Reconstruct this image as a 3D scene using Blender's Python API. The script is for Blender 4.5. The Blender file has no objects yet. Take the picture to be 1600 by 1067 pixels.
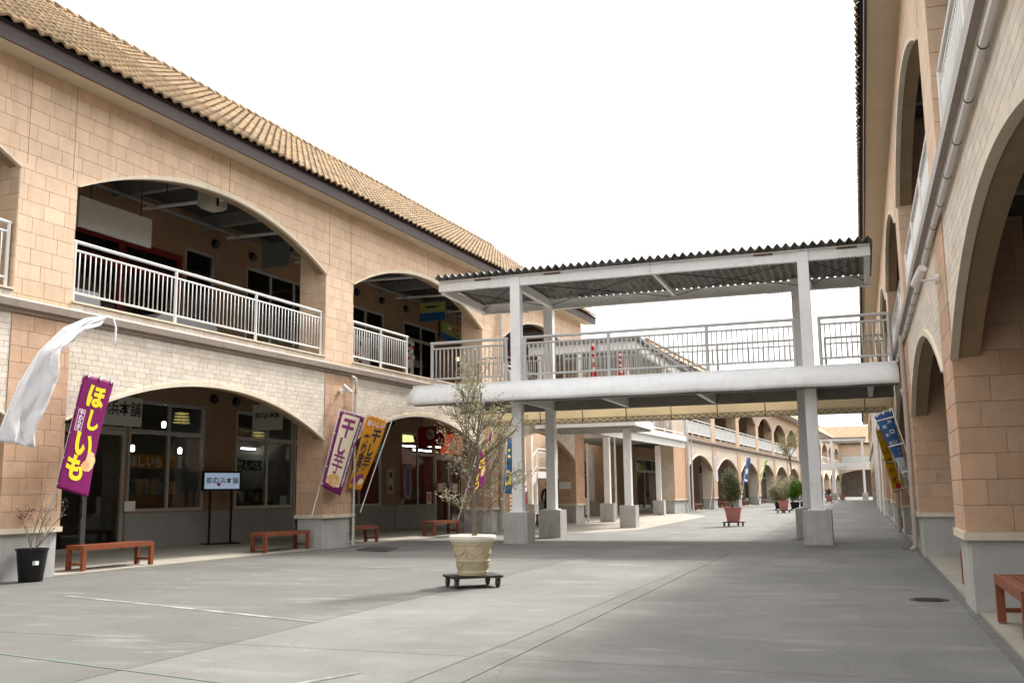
import bpy, bmesh, math, random
from mathutils import Vector, Matrix, Euler
import numpy as np
random.seed(11)
R_ = math.radians
SC = bpy.context.scene
COL = SC.collection

# ------------------------------------------------------------------ camera
FPX, CXP, CYP, EYE = 1550.0, 800.0, 533.5, 1.3
def _cd(u, v):
    return Vector((u - CXP, -(v - CYP), FPX)).normalized()
_Y = _cd(1348.0, 763.0)
_P = _cd(1348.0 - 4000.0, 763.0 + 4000.0 * math.tan(R_(0.76)))
_Z = _P.cross(_Y).normalized()
if _Z.y < 0: _Z = -_Z
_X = _Y.cross(_Z)
if _X.x < 0: _X = -_X
CAMR = Matrix((_X, _Y, _Z))                 # camera (right, up, forward) -> world
CAMP = Vector((0, 0, EYE))
def ray(u, v): return CAMR @ Vector((u - CXP, -(v - CYP), FPX))
def ground(u, v, z=0.0):
    d = ray(u, v); return CAMP + d * ((z - EYE) / d.z)
def at_y(u, v, y):
    d = ray(u, v); return CAMP + d * (y / d.y)
def proj(p):
    q = CAMR.transposed() @ (Vector(p) - CAMP)
    if q.z < 0.1: return None
    return (CXP + FPX * q.x / q.z, CYP - FPX * q.y / q.z, q.z)
cam = bpy.data.cameras.new('camera'); camo = bpy.data.objects.new('camera', cam); COL.objects.link(camo)
cam.sensor_width = 36.0; cam.lens = FPX / 1600.0 * 36.0; cam.clip_end = 3000; cam.clip_start = 0.05
_r = CAMR @ Vector((1, 0, 0)); _u = CAMR @ Vector((0, 1, 0)); _b = CAMR @ Vector((0, 0, -1))
camo.matrix_world = Matrix(((_r.x, _u.x, _b.x, CAMP.x), (_r.y, _u.y, _b.y, CAMP.y), (_r.z, _u.z, _b.z, CAMP.z), (0, 0, 0, 1)))
SC.camera = camo
# ------------------------------------------------------------------ light
SUNV = Vector((0.34, 0.81, 1.0)).normalized()          # towards the sun
w = bpy.data.worlds.new('World'); SC.world = w; w.use_nodes = True
nt = w.node_tree; nt.nodes.clear()
sky = nt.nodes.new('ShaderNodeTexSky'); sky.sky_type = 'NISHITA'; sky.sun_disc = False
sky.sun_elevation = math.asin(SUNV.z); sky.sun_rotation = math.atan2(SUNV.x, SUNV.y)
sky.air_density = 1.0; sky.dust_density = 8.0; sky.ozone_density = 1.0
hs = nt.nodes.new('ShaderNodeHueSaturation'); hs.inputs['Saturation'].default_value = 0.12
mixw = nt.nodes.new('ShaderNodeMix'); mixw.data_type = 'RGBA'; mixw.inputs[0].default_value = 0.48   # thin even cloud veil
mixw.inputs[7].default_value = (8.6, 8.75, 8.9, 1)
bg = nt.nodes.new('ShaderNodeBackground'); bg.inputs['Strength'].default_value = 0.12
wo = nt.nodes.new('ShaderNodeOutputWorld')
nt.links.new(sky.outputs[0], hs.inputs['Color']); nt.links.new(hs.outputs[0], mixw.inputs[6])
nt.links.new(mixw.outputs[2], bg.inputs['Color']); nt.links.new(bg.outputs[0], wo.inputs[0])
sun = bpy.data.lights.new('sun', 'SUN'); sun.energy = 1.8; sun.angle = R_(6.0); sun.color = (1.0, 0.965, 0.91)
suno = bpy.data.objects.new('sun', sun); COL.objects.link(suno); suno.location = (10, 30, 40)
suno.rotation_euler = (-SUNV).to_track_quat('-Z', 'Y').to_euler()
SC.view_settings.view_transform = 'Standard'; SC.view_settings.look = 'None'
SC.view_settings.exposure = 1.42; SC.view_settings.gamma = 1.0; SC.view_settings.use_curve_mapping = False

# ------------------------------------------------------------------ materials
MATS = {}
def mat(name, base, rough=0.7, noise=None, rnd=0.0, bump=None, metal=0.0, spec=0.3, dark=None, stretch=None, streak=None, alpha=None, trans=0.0):
    """noise=(scale, amount) brightness mottling; dark=(color, scale, threshold, amount) stains; bump=(scale, strength)"""
    if name in MATS: return MATS[name]
    m = bpy.data.materials.new(name); m.use_nodes = True; MATS[name] = m
    n = m.node_tree; P = n.nodes['Principled BSDF']
    P.inputs['Roughness'].default_value = rough; P.inputs['Metallic'].default_value = metal
    P.inputs['Specular IOR Level'].default_value = spec
    P.inputs['Base Color'].default_value = (*base, 1)
    geo = n.nodes.new('ShaderNodeNewGeometry'); posn = geo.outputs['Position']
    if stretch:
        mp = n.nodes.new('ShaderNodeMapping'); mp.inputs['Scale'].default_value = stretch
        n.links.new(posn, mp.inputs['Vector']); posn = mp.outputs[0]
    col = None
    def mul(colin, fac):
        mx = n.nodes.new('ShaderNodeMix'); mx.data_type = 'RGBA'; mx.blend_type = 'MULTIPLY'; mx.inputs[0].default_value = 1
        if colin is None: mx.inputs[6].default_value = (*base, 1)
        else: n.links.new(colin, mx.inputs[6])
        n.links.new(fac, mx.inputs[7]); return mx.outputs[2]
    def rng(val, lo, hi, a=0.3, b=0.7):
        r = n.nodes.new('ShaderNodeMapRange'); r.inputs[1].default_value = a; r.inputs[2].default_value = b
        r.inputs[3].default_value = lo; r.inputs[4].default_value = hi; n.links.new(val, r.inputs[0]); return r.outputs[0]
    if noise:
        t = n.nodes.new('ShaderNodeTexNoise'); t.inputs['Scale'].default_value = noise[0]; t.inputs['Detail'].default_value = 5
        t.inputs['Roughness'].default_value = 0.6
        n.links.new(posn, t.inputs['Vector']); col = mul(col, rng(t.outputs[0], 1 - noise[1], 1 + noise[1]))
    if rnd:
        oi = n.nodes.new('ShaderNodeObjectInfo'); at = n.nodes.new('ShaderNodeAttribute'); at.attribute_name = 'rnd'
        ad = n.nodes.new('ShaderNodeMath'); ad.operation = 'ADD'
        n.links.new(oi.outputs['Random'], ad.inputs[0]); n.links.new(at.outputs['Fac'], ad.inputs[1])
        fr = n.nodes.new('ShaderNodeMath'); fr.operation = 'FRACT'; n.links.new(ad.outputs[0], fr.inputs[0])
        col = mul(col, rng(fr.outputs[0], 1 - rnd, 1 + rnd, 0, 1))
        # a second, hue-shifting draw: some pieces yellower, some pinker
        m7 = n.nodes.new('ShaderNodeMath'); m7.operation = 'MULTIPLY'; m7.inputs[1].default_value = 7.31; n.links.new(fr.outputs[0], m7.inputs[0])
        f7 = n.nodes.new('ShaderNodeMath'); f7.operation = 'FRACT'; n.links.new(m7.outputs[0], f7.inputs[0])
        cr = n.nodes.new('ShaderNodeMix'); cr.data_type = 'RGBA'
        cr.inputs[6].default_value = (1 + rnd * .25, 1 - rnd * .1, 1 - rnd * .4, 1); cr.inputs[7].default_value = (1 - rnd * .1, 1, 1 + rnd * .35, 1)
        n.links.new(f7.outputs[0], cr.inputs[0]); col = mul(col, cr.outputs[2])
    if dark:
        dc, ds, th, am = dark
        t = n.nodes.new('ShaderNodeTexNoise'); t.inputs['Scale'].default_value = ds; t.inputs['Detail'].default_value = 8; t.inputs['Roughness'].default_value = 0.65
        n.links.new(posn, t.inputs['Vector'])
        f = rng(t.outputs[0], 0, am, th, th + 0.14)
        mx = n.nodes.new('ShaderNodeMix'); mx.data_type = 'RGBA'; n.links.new(f, mx.inputs[0])
        if col is None: mx.inputs[6].default_value = (*base, 1)
        else: n.links.new(col, mx.inputs[6])
        mx.inputs[7].default_value = (*dc, 1); col = mx.outputs[2]
    if streak:
        # run-off marks: noise squeezed along the vertical, colour (r,g,b), strength
        mp2 = n.nodes.new('ShaderNodeMapping'); mp2.inputs['Scale'].default_value = (7, 7, 0.45); n.links.new(geo.outputs['Position'], mp2.inputs['Vector'])
        t = n.nodes.new('ShaderNodeTexNoise'); t.inputs['Scale'].default_value = 1.0; t.inputs['Detail'].default_value = 4
        n.links.new(mp2.outputs[0], t.inputs['Vector'])
        f = rng(t.outputs[0], 0, streak[1], 0.52, 0.75)
        mx = n.nodes.new('ShaderNodeMix'); mx.data_type = 'RGBA'; n.links.new(f, mx.inputs[0])
        if col is None: mx.inputs[6].default_value = (*base, 1)
        else: n.links.new(col, mx.inputs[6])
        mx.inputs[7].default_value = (*streak[0], 1); col = mx.outputs[2]
    if col is not None: n.links.new(col, P.inputs['Base Color'])
    if bump:
        t = n.nodes.new('ShaderNodeTexNoise'); t.inputs['Scale'].default_value = bump[0]; t.inputs['Detail'].default_value = 6
        n.links.new(posn, t.inputs['Vector'])
        b = n.nodes.new('ShaderNodeBump'); b.inputs['Strength'].default_value = bump[1]; b.inputs['Distance'].default_value = 0.02
        n.links.new(t.outputs[0], b.inputs['Height']); n.links.new(b.outputs[0], P.inputs['Normal'])
    if trans:
        # thin cloth lets part of the light through
        tr = n.nodes.new('ShaderNodeBsdfTranslucent'); mx = n.nodes.new('ShaderNodeMixShader'); mx.inputs[0].default_value = trans
        if col is not None: n.links.new(col, tr.inputs['Color'])
        else: tr.inputs['Color'].default_value = (*base, 1)
        out = n.nodes['Material Output']
        n.links.new(P.outputs[0], mx.inputs[1]); n.links.new(tr.outputs[0], mx.inputs[2]); n.links.new(mx.outputs[0], out.inputs['Surface'])
    return m
def glass_mat(name, tint=(0.75, 0.8, 0.8)):
    m = bpy.data.materials.new(name); m.use_nodes = True; n = m.node_tree; n.nodes.clear()
    out = n.nodes.new('ShaderNodeOutputMaterial'); tr = n.nodes.new('ShaderNodeBsdfTransparent'); tr.inputs[0].default_value = (*tint, 1)
    gl = n.nodes.new('ShaderNodeBsdfGlossy'); gl.inputs['Roughness'].default_value = 0.02
    fr = n.nodes.new('ShaderNodeFresnel'); fr.inputs[0].default_value = 1.5; mx = n.nodes.new('ShaderNodeMixShader')
    ge = n.nodes.new('ShaderNodeNewGeometry'); ml = n.nodes.new('ShaderNodeMath'); ml.operation = 'SUBTRACT'; ml.use_clamp = True
    n.links.new(fr.outputs[0], ml.inputs[0]); n.links.new(ge.outputs['Backfacing'], ml.inputs[1])      # only the outer face mirrors
    n.links.new(ml.outputs[0], mx.inputs[0]); n.links.new(tr.outputs[0], mx.inputs[1]); n.links.new(gl.outputs[0], mx.inputs[2]); n.links.new(mx.outputs[0], out.inputs[0])
    MATS[name] = m; return m
def emit_mat(name, col, st):
    m = bpy.data.materials.new(name); m.use_nodes = True; P = m.node_tree.nodes['Principled BSDF']
    P.inputs['Base Color'].default_value = (*col, 1); P.inputs['Emission Color'].default_value = (*col, 1); P.inputs['Emission Strength'].default_value = st
    MATS[name] = m; return m
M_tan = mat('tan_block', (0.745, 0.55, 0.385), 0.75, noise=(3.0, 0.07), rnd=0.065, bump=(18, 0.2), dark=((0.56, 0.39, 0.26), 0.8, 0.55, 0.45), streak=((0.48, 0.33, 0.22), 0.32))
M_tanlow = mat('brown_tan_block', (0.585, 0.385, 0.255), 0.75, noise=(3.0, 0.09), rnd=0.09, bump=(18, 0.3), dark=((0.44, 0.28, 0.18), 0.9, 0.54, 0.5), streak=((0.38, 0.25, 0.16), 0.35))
M_cream = mat('cream_brick', (0.725, 0.645, 0.54), 0.8, noise=(5.0, 0.06), rnd=0.09, bump=(30, 0.25), dark=((0.58, 0.48, 0.36), 1.1, 0.56, 0.5), streak=((0.52, 0.43, 0.33), 0.4))
M_grout = mat('grout', (0.66, 0.49, 0.345), 0.9, noise=(2, 0.12))
M_greygrout = mat('grey_grout', (0.64, 0.565, 0.47), 0.9, noise=(2, 0.12))
M_trim = mat('cream_trim', (0.74, 0.65, 0.50), 0.7, noise=(2.5, 0.08), streak=((0.45, 0.36, 0.26), 0.3))
M_conc = mat('plinth_concrete', (0.49, 0.48, 0.455), 0.85, noise=(1.6, 0.14), dark=((0.22, 0.21, 0.18), 1.1, 0.58, 0.55), bump=(25, 0.3), streak=((0.27, 0.255, 0.225), 0.4))
M_gutter = mat('gutter_metal', (0.29, 0.235, 0.19), 0.5, noise=(1.5, 0.1), streak=((0.18, 0.14, 0.11), 0.5))
M_fascia = mat('brown_fascia', (0.05, 0.031, 0.026), 0.55, noise=(1.2, 0.12))
M_soffit = mat('cream_soffit', (0.58, 0.49, 0.36), 0.75, noise=(0.9, 0.06))
M_rooft = mat('roof_tile', (0.275, 0.192, 0.1), 0.75, noise=(1.5, 0.2), rnd=0.24, bump=(20, 0.4), dark=((0.14, 0.085, 0.045), 2.6, 0.55, 0.6))
M_roofu = mat('roof_underlay', (0.05, 0.035, 0.03), 0.9)
M_white = mat('white_paint', (0.88, 0.88, 0.875), 0.45, noise=(2.0, 0.05), streak=((0.55, 0.47, 0.38), 0.22), dark=((0.45, 0.36, 0.27), 3.0, 0.63, 0.5), spec=0.4)
M_rail = mat('cream_white_rail', (0.85, 0.835, 0.80), 0.4, noise=(3.0, 0.05), spec=0.45)
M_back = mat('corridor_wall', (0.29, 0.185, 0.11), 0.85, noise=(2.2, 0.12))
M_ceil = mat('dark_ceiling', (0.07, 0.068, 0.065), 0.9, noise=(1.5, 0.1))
M_steel = mat('grey_steel', (0.22, 0.22, 0.22), 0.6, noise=(2, 0.1))
M_floor = mat('corridor_floor', (0.30, 0.29, 0.27), 0.9, noise=(2, 0.1))
M_alum = mat('bronze_grey_aluminium', (0.42, 0.415, 0.395), 0.45, metal=0.4, noise=(2, 0.05))
M_panelg = mat('grey_wall_panel', (0.30, 0.295, 0.28), 0.7, noise=(1.3, 0.1), dark=((0.2, 0.19, 0.17), 0.9, 0.58, 0.5))
M_glass = glass_mat('window_glass')
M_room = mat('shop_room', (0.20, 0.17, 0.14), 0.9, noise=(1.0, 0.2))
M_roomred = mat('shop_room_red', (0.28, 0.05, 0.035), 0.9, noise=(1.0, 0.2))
M_black = mat('black_plastic', (0.012, 0.012, 0.013), 0.5)
M_dkmetal = mat('dark_steel', (0.035, 0.033, 0.032), 0.5, metal=0.5)
M_wood = mat('red_brown_wood', (0.235, 0.064, 0.025), 0.5, noise=(6, 0.2), rnd=0.12, stretch=(1, 1, 1), bump=(40, 0.2), spec=0.4)
M_lamp = emit_mat('lamp_glow', (1.0, 0.93, 0.8), 9.0)
M_tube = emit_mat('tube_glow', (0.95, 1.0, 0.98), 9.0)
M_pipe = mat('pale_pipe', (0.62, 0.56, 0.48), 0.5, noise=(2, 0.06), streak=((0.4, 0.34, 0.27), 0.35))
M_railshade = mat('bridge_rail_shaded', (0.54, 0.53, 0.51), 0.45, noise=(3, .06), dark=((.38, .3, .22), 4.0, .62, .5))  # white rail greyed: its backlit shade against the sky is in the base colour
M_pipe2 = mat('taupe_pipe', (0.44, 0.375, 0.325), 0.5, noise=(2, 0.06), streak=((0.28, 0.23, 0.19), 0.35))
M_whitepipe = mat('white_pipe', (0.74, 0.72, 0.70), 0.5, noise=(2, 0.06))
M_sheet = mat('dark_corrugated_sheet', (0.25, 0.245, 0.23), 0.85, noise=(2.2, 0.25), rnd=0.12, dark=((0.05, 0.05, 0.045), 1.3, 0.52, 0.6), bump=(30, 0.3))
M_tarp = mat('white_awning_cloth', (0.88, 0.88, 0.875), 0.6, noise=(0.8, 0.04), bump=(2.2, 0.6), streak=((0.6, 0.58, 0.54), 0.3))
M_tarp2 = mat('cream_awning_cloth', (0.78, 0.70, 0.55), 0.6, noise=(0.8, 0.06), trans=0.5)
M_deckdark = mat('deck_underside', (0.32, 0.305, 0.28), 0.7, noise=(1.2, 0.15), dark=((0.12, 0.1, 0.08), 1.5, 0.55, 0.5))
M_rust = mat('rusty_steel', (0.12, 0.075, 0.05), 0.8, noise=(8, 0.3))

# ------------------------------------------------------------------ glyphs (built first, while the scene is empty)
GLY = {}
def load_glyphs(chars, off=0.022, G=None):
    G = GLY if G is None else G; tmp = []
    for ch in sorted(set(chars)):
        c = bpy.data.curves.new('g', 'FONT'); c.body = ch; c.size = 1.0; c.offset = off if ch in KANA + '干本' else .011; c.resolution_u = 3
        o = bpy.data.objects.new('g', c); COL.objects.link(o); tmp.append((ch, o, c))
    bpy.context.view_layer.update()
    dg = bpy.context.evaluated_depsgraph_get()
    for ch, o, c in tmp:
        m = o.evaluated_get(dg).to_mesh()
        vs = [(v.co.x, v.co.y) for v in m.vertices]; fs = [tuple(p.vertices) for p in m.polygons]
        if vs:
            x0 = min(v[0] for v in vs); x1 = max(v[0] for v in vs); y0 = min(v[1] for v in vs); y1 = max(v[1] for v in vs)
            s = max(x1 - x0, y1 - y0, 1e-6)
            if s < 0.45: s = 0.6
            vs = [((x - (x0 + x1) / 2) / s, (y - (y0 + y1) / 2) / s) for x, y in vs]
        G[ch] = (vs, fs)
        o.evaluated_get(dg).to_mesh_clear()
    for ch, o, c in tmp:
        bpy.data.objects.remove(o); bpy.data.curves.remove(c)
KANA = 'ほしいもやわらかおありますのせんべメロンソフトばきなかなり！'
load_glyphs('ほしいもやわらか干し芋おいしいあります本舗都の浜せんべいメロン茨城ソフトいばらき焼素朴なほのかな甘味自然の香り！やきいも消火栓')
GLYB = {}; load_glyphs('ほしいも干ありま', 0.045, GLYB)

# ------------------------------------------------------------------ mesh builder
class MB:
    def __init__(s): s.v = []; s.f = []; s.r = []
    def add(s, vs, fs, rnd=0.0):
        b = len(s.v); s.v += [tuple(p) for p in vs]
        for f in fs: s.f.append(tuple(i + b for i in f)); s.r.append(rnd)
        return s
    def box(s, x0, x1, y0, y1, z0, z1, rnd=0.0):
        return s.add([(x0, y0, z0), (x1, y0, z0), (x1, y1, z0), (x0, y1, z0), (x0, y0, z1), (x1, y0, z1), (x1, y1, z1), (x0, y1, z1)],
                     [(0, 3, 2, 1), (4, 5, 6, 7), (0, 1, 5, 4), (1, 2, 6, 5), (2, 3, 7, 6), (3, 0, 4, 7)], rnd)
    def prism(s, poly, axis, a, b):
        """poly 2-D, counter-clockwise; axis 'x': (y,z), 'y': (x,z), 'z': (x,y)"""
        n = len(poly)
        def P(p, t): return (t, p[0], p[1]) if axis == 'x' else ((p[0], t, p[1]) if axis == 'y' else (p[0], p[1], t))
        vs = [P(p, a) for p in poly] + [P(p, b) for p in poly]
        fs = [tuple(range(n))[::-1], tuple(range(n, 2 * n))] + [(i, (i + 1) % n, n + (i + 1) % n, n + i) for i in range(n)]
        return s.add(vs, fs)
    def tube(s, pts, r, n=8, caps=True):
        pts = [Vector(p) for p in pts]; k = len(pts)
        rr = list(r) if isinstance(r, (list, tuple)) else [r] * k
        vs = []; up = None
        for i, p in enumerate(pts):
            d = (pts[min(i + 1, k - 1)] - pts[max(i - 1, 0)])
            if d.length < 1e-9: d = Vector((0, 0, 1))
            d.normalize()
            if up is None: up = Vector((0, 0, 1)) if abs(d.z) < 0.9 else Vector((1, 0, 0))
            a = d.cross(up)
            if a.length < 1e-6: a = d.cross(Vector((0, 1, 0)))
            a.normalize(); b = d.cross(a); up = a.cross(d) if False else up
            for j in range(n):
                t = 2 * math.pi * j / n; vs.append(p + (a * math.cos(t) + b * math.sin(t)) * rr[i])
        fs = []
        for i in range(k - 1):
            for j in range(n):
                fs.append((i * n + j, i * n + (j + 1) % n, (i + 1) * n + (j + 1) % n, (i + 1) * n + j))
        if caps: fs += [tuple(range(n))[::-1], tuple(range((k - 1) * n, k * n))]
        return s.add(vs, fs)
    def lathe(s, prof, n=24, c=(0, 0, 0), capb=True, capt=True, sq=0.0):
        vs = []
        for r, z in prof:
            for j in range(n):
                t = 2 * math.pi * (j + .5) / n; vs.append((c[0] + r * math.cos(t), c[1] + r * math.sin(t), c[2] + z))
        k = len(prof); fs = []
        for i in range(k - 1):
            for j in range(n): fs.append((i * n + j, i * n + (j + 1) % n, (i + 1) * n + (j + 1) % n, (i + 1) * n + j))
        if capb: fs.append(tuple(range(n))[::-1])
        if capt: fs.append(tuple(range((k - 1) * n, k * n)))
        return s.add(vs, fs)
    def sphere(s, c, r, n=10, m=6, sc=(1, 1, 1)):
        prof = [(math.sin(math.pi * i / m), -math.cos(math.pi * i / m)) for i in range(m + 1)]
        vs = []
        for q, z in prof:
            for j in range(n):
                t = 2 * math.pi * j / n; vs.append((c[0] + r * sc[0] * q * math.cos(t), c[1] + r * sc[1] * q * math.sin(t), c[2] + r * sc[2] * z))
        fs = [(i * n + j, i * n + (j + 1) % n, (i + 1) * n + (j + 1) % n, (i + 1) * n + j) for i in range(m) for j in range(n)]
        return s.add(vs, fs)
    def mesh(s, name, m=None, smooth=False):
        me = bpy.data.meshes.new(name); me.from_pydata(s.v, [], s.f)
        if any(s.r):
            at = me.attributes.new('rnd', 'FLOAT', 'FACE'); at.data.foreach_set('value', s.r)
        if m: me.materials.append(m)
        if smooth: me.polygons.foreach_set('use_smooth', [True] * len(me.polygons))
        me.update(); return me
    def build(s, name, m, parent=None, smooth=False, **kw):
        o = bpy.data.objects.new(name, s.mesh(name, m, smooth)); COL.objects.link(o)
        if smooth:
            try:
                for e in o.data.edges: pass
                o.data.set_sharp_from_angle(angle=R_(40))
            except Exception: pass
        if parent is not None:
            o.parent = parent
            if parent.get('wc') is not None: pass
        return tag(o, **kw)
def tag(o, label=None, cat=None, group=None, kind=None):
    if label: o['label'] = label
    if cat: o['category'] = cat
    if group: o['group'] = group
    if kind: o['kind'] = kind
    return o
def empty(name, loc=(0, 0, 0), rz=0.0, **kw):
    o = bpy.data.objects.new(name, None); COL.objects.link(o); o.location = loc; o.rotation_euler = (0, 0, rz); o.empty_display_size = 0.3
    return tag(o, **kw)
def place(me, name, parent=None, loc=(0, 0, 0), rot=(0, 0, 0), scale=None, **kw):
    o = bpy.data.objects.new(name, me); COL.objects.link(o); o.parent = parent; o.location = loc; o.rotation_euler = rot
    if scale: o.scale = scale
    return tag(o, **kw)
def copy_tree(o, parent=None):
    c = o.copy(); COL.objects.link(c); c.parent = parent
    for ch in list(o.children): copy_tree(ch, c)
    return c
def W(parent, mb, name, m, smooth=False, **kw):
    """child whose mesh was written in world coordinates, under an unrotated empty"""
    o = mb.build(name, m, parent, smooth, **kw); o.location = -parent.location; return o

# left-row frame: s along the wall (away from us), y into the building, z up
P0 = Vector((-12.5, 21.569, 0)); DL = Vector((0.05944, 0.99823, 0)); NL = Vector((0.99823, -0.05944, 0))
RZL = math.atan2(DL.y, DL.x)
def LF(s, off=0.0, z=0.0):           # off: towards the street
    return P0 + DL * s + NL * off + Vector((0, 0, z))
RZR = -math.pi / 2                    # right-row frame: s = -y, y-axis = +x
XR = 1.0
# ------------------------------------------------------------------ setting
def concrete_mat(nm, k):
    m = mat(nm, (0.228 * k, 0.221 * k, 0.200 * k), 0.85, noise=(0.35, 0.2), dark=((0.145, 0.14, 0.132), 0.45, 0.50, 0.8), bump=(22, 0.35))
    n = m.node_tree; P = n.nodes['Principled BSDF']
    src = P.inputs['Base Color'].links[0].from_socket
    geo = [x for x in n.nodes if x.type == 'NEW_GEOMETRY'][0]
    def layer(src, scale, stretch, lo, hi, colr, am):
        mp = n.nodes.new('ShaderNodeMapping'); mp.inputs['Scale'].default_value = stretch
        n.links.new(geo.outputs['Position'], mp.inputs['Vector'])
        t = n.nodes.new('ShaderNodeTexNoise'); t.inputs['Scale'].default_value = scale; t.inputs['Detail'].default_value = 7; t.inputs['Roughness'].default_value = 0.6
        n.links.new(mp.outputs[0], t.inputs['Vector'])
        r = n.nodes.new('ShaderNodeMapRange'); r.inputs[1].default_value = lo; r.inputs[2].default_value = hi; r.inputs[3].default_value = 0; r.inputs[4].default_value = am
        n.links.new(t.outputs[0], r.inputs[0])
        mx = n.nodes.new('ShaderNodeMix'); mx.data_type = 'RGBA'; n.links.new(r.outputs[0], mx.inputs[0]); n.links.new(src, mx.inputs[6]); mx.inputs[7].default_value = (*colr, 1)
        return mx.outputs[2]
    src = layer(src, 1.0, (0.55, 1.7, 1), 0.56, 0.76, (0.33, 0.32, 0.295), 0.5)      # pale scuffs, drawn out across the street
    src = layer(src, 1.0, (1.3, 3.6, 1), 0.60, 0.74, (0.38, 0.37, 0.355), 0.4)
    src = layer(src, 1.0, (1.1, 0.35, 1), 0.52, 0.70, (0.13, 0.126, 0.12), 0.6)       # tyre-dark wear along the street
    src = layer(src, 9.0, (1, 1, 1), 0.62, 0.72, (0.14, 0.137, 0.13), 0.45)
    # grit, gum spots and hairline cracks
    v = n.nodes.new('ShaderNodeTexVoronoi'); v.inputs['Scale'].default_value = 2.3; n.links.new(geo.outputs['Position'], v.inputs['Vector'])
    r = n.nodes.new('ShaderNodeMapRange'); r.inputs[1].default_value = .028; r.inputs[2].default_value = .045; r.inputs[3].default_value = .55; r.inputs[4].default_value = 0; n.links.new(v.outputs['Distance'], r.inputs[0])
    mx = n.nodes.new('ShaderNodeMix'); mx.data_type = 'RGBA'; n.links.new(r.outputs[0], mx.inputs[0]); n.links.new(src, mx.inputs[6]); mx.inputs[7].default_value = (.07, .068, .062, 1); src = mx.outputs[2]
    ds = n.nodes.new('ShaderNodeTexNoise'); ds.inputs['Scale'].default_value = 1.1; ds.inputs['Detail'].default_value = 6; n.links.new(geo.outputs['Position'], ds.inputs['Vector'])
    ad = n.nodes.new('ShaderNodeMix'); ad.data_type = 'RGBA'; ad.inputs[0].default_value = .30; n.links.new(geo.outputs['Position'], ad.inputs[6]); n.links.new(ds.outputs['Color'], ad.inputs[7])
    ve = n.nodes.new('ShaderNodeTexVoronoi'); ve.feature = 'DISTANCE_TO_EDGE'; ve.inputs['Scale'].default_value = .42; n.links.new(ad.outputs[2], ve.inputs['Vector'])
    r = n.nodes.new('ShaderNodeMapRange'); r.inputs[1].default_value = .0012; r.inputs[2].default_value = .004; r.inputs[3].default_value = .22; r.inputs[4].default_value = 0; n.links.new(ve.outputs['Distance'], r.inputs[0])
    mx = n.nodes.new('ShaderNodeMix'); mx.data_type = 'RGBA'; n.links.new(r.outputs[0], mx.inputs[0]); n.links.new(src, mx.inputs[6]); mx.inputs[7].default_value = (.09, .087, .08, 1); src = mx.outputs[2]
    g = n.nodes.new('ShaderNodeTexNoise'); g.inputs['Scale'].default_value = 60; g.inputs['Detail'].default_value = 3; n.links.new(geo.outputs['Position'], g.inputs['Vector'])
    r = n.nodes.new('ShaderNodeMapRange'); r.inputs[1].default_value = .3; r.inputs[2].default_value = .7; r.inputs[3].default_value = .84; r.inputs[4].default_value = 1.16; n.links.new(g.outputs[0], r.inputs[0])
    mx = n.nodes.new('ShaderNodeMix'); mx.data_type = 'RGBA'; mx.blend_type = 'MULTIPLY'; mx.inputs[0].default_value = 1; n.links.new(src, mx.inputs[6]); n.links.new(r.outputs[0], mx.inputs[7]); src = mx.outputs[2]
    n.links.new(src, P.inputs['Base Color'])
    return m
M_street = concrete_mat('street_concrete', .80); M_street2 = concrete_mat('old_street_concrete', .60)
M_joint = mat('joint_filler', (0.13, 0.125, 0.115), 0.95, noise=(4, 0.2))
M_pave = mat('pale_paving', (0.36, 0.325, 0.27), 0.85, noise=(0.8, 0.12), dark=((0.26, 0.235, 0.195), 1.2, 0.52, 0.6), bump=(40, 0.2))
M_kerb = mat('kerb_drain', (0.15, 0.145, 0.13), 0.9, noise=(3, 0.25))
M_wline = mat('worn_white_paint', (0.36, 0.355, 0.34), 0.8, noise=(2, 0.1), dark=((0.19, 0.185, 0.175), 2.6, 0.40, 0.95))
M_gline = mat('worn_green_paint', (0.13, 0.2, 0.165), 0.8, dark=((0.2, 0.195, 0.185), 1.6, 0.46, 0.95))
ground_o = MB().add([(-600, -300, -0.03), (600, -300, -0.03), (600, 900, -0.03), (-600, 900, -0.03)], [(0, 1, 2, 3)]).build('ground', M_joint, kind='structure')
street = MB().add([(-40, -12, -0.012), (14, -12, -0.012), (14, 240, -0.012), (-40, 240, -0.012)], [(0, 1, 2, 3)]).build('street', M_joint, kind='structure')
# cast slabs with narrow open joints; one long joint runs at x = -2.72
xs = [-27.8, -19.5, -12.3, -5.45, -2.72, 5.2]; ys = [-9, -1.5, 7.6, 18.5, 33.5, 48, 62, 78, 95, 120, 150, 185]
G_ = 0.006
for i in range(len(xs) - 1):
    for j in range(len(ys) - 1):
        sk = -0.045                                   # the cross joints are a little skew
        a, b = xs[i] + G_, xs[i + 1] - G_
        c0, c1, d0, d1 = ys[j] + G_ + sk * a, ys[j] + G_ + sk * b, ys[j + 1] - G_ + sk * b, ys[j + 1] - G_ + sk * a
        MB().add([(a, c0, -.02), (b, c1, -.02), (b, d0, -.02), (a, d1, -.02), (a, c0, 0), (b, c1, 0), (b, d0, 0), (a, d1, 0)],
                 [(4, 5, 6, 7), (0, 1, 5, 4), (1, 2, 6, 5), (2, 3, 7, 6), (3, 0, 4, 7)]).build('slab', M_street2 if i < 3 and j < 3 else M_street, street)
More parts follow.
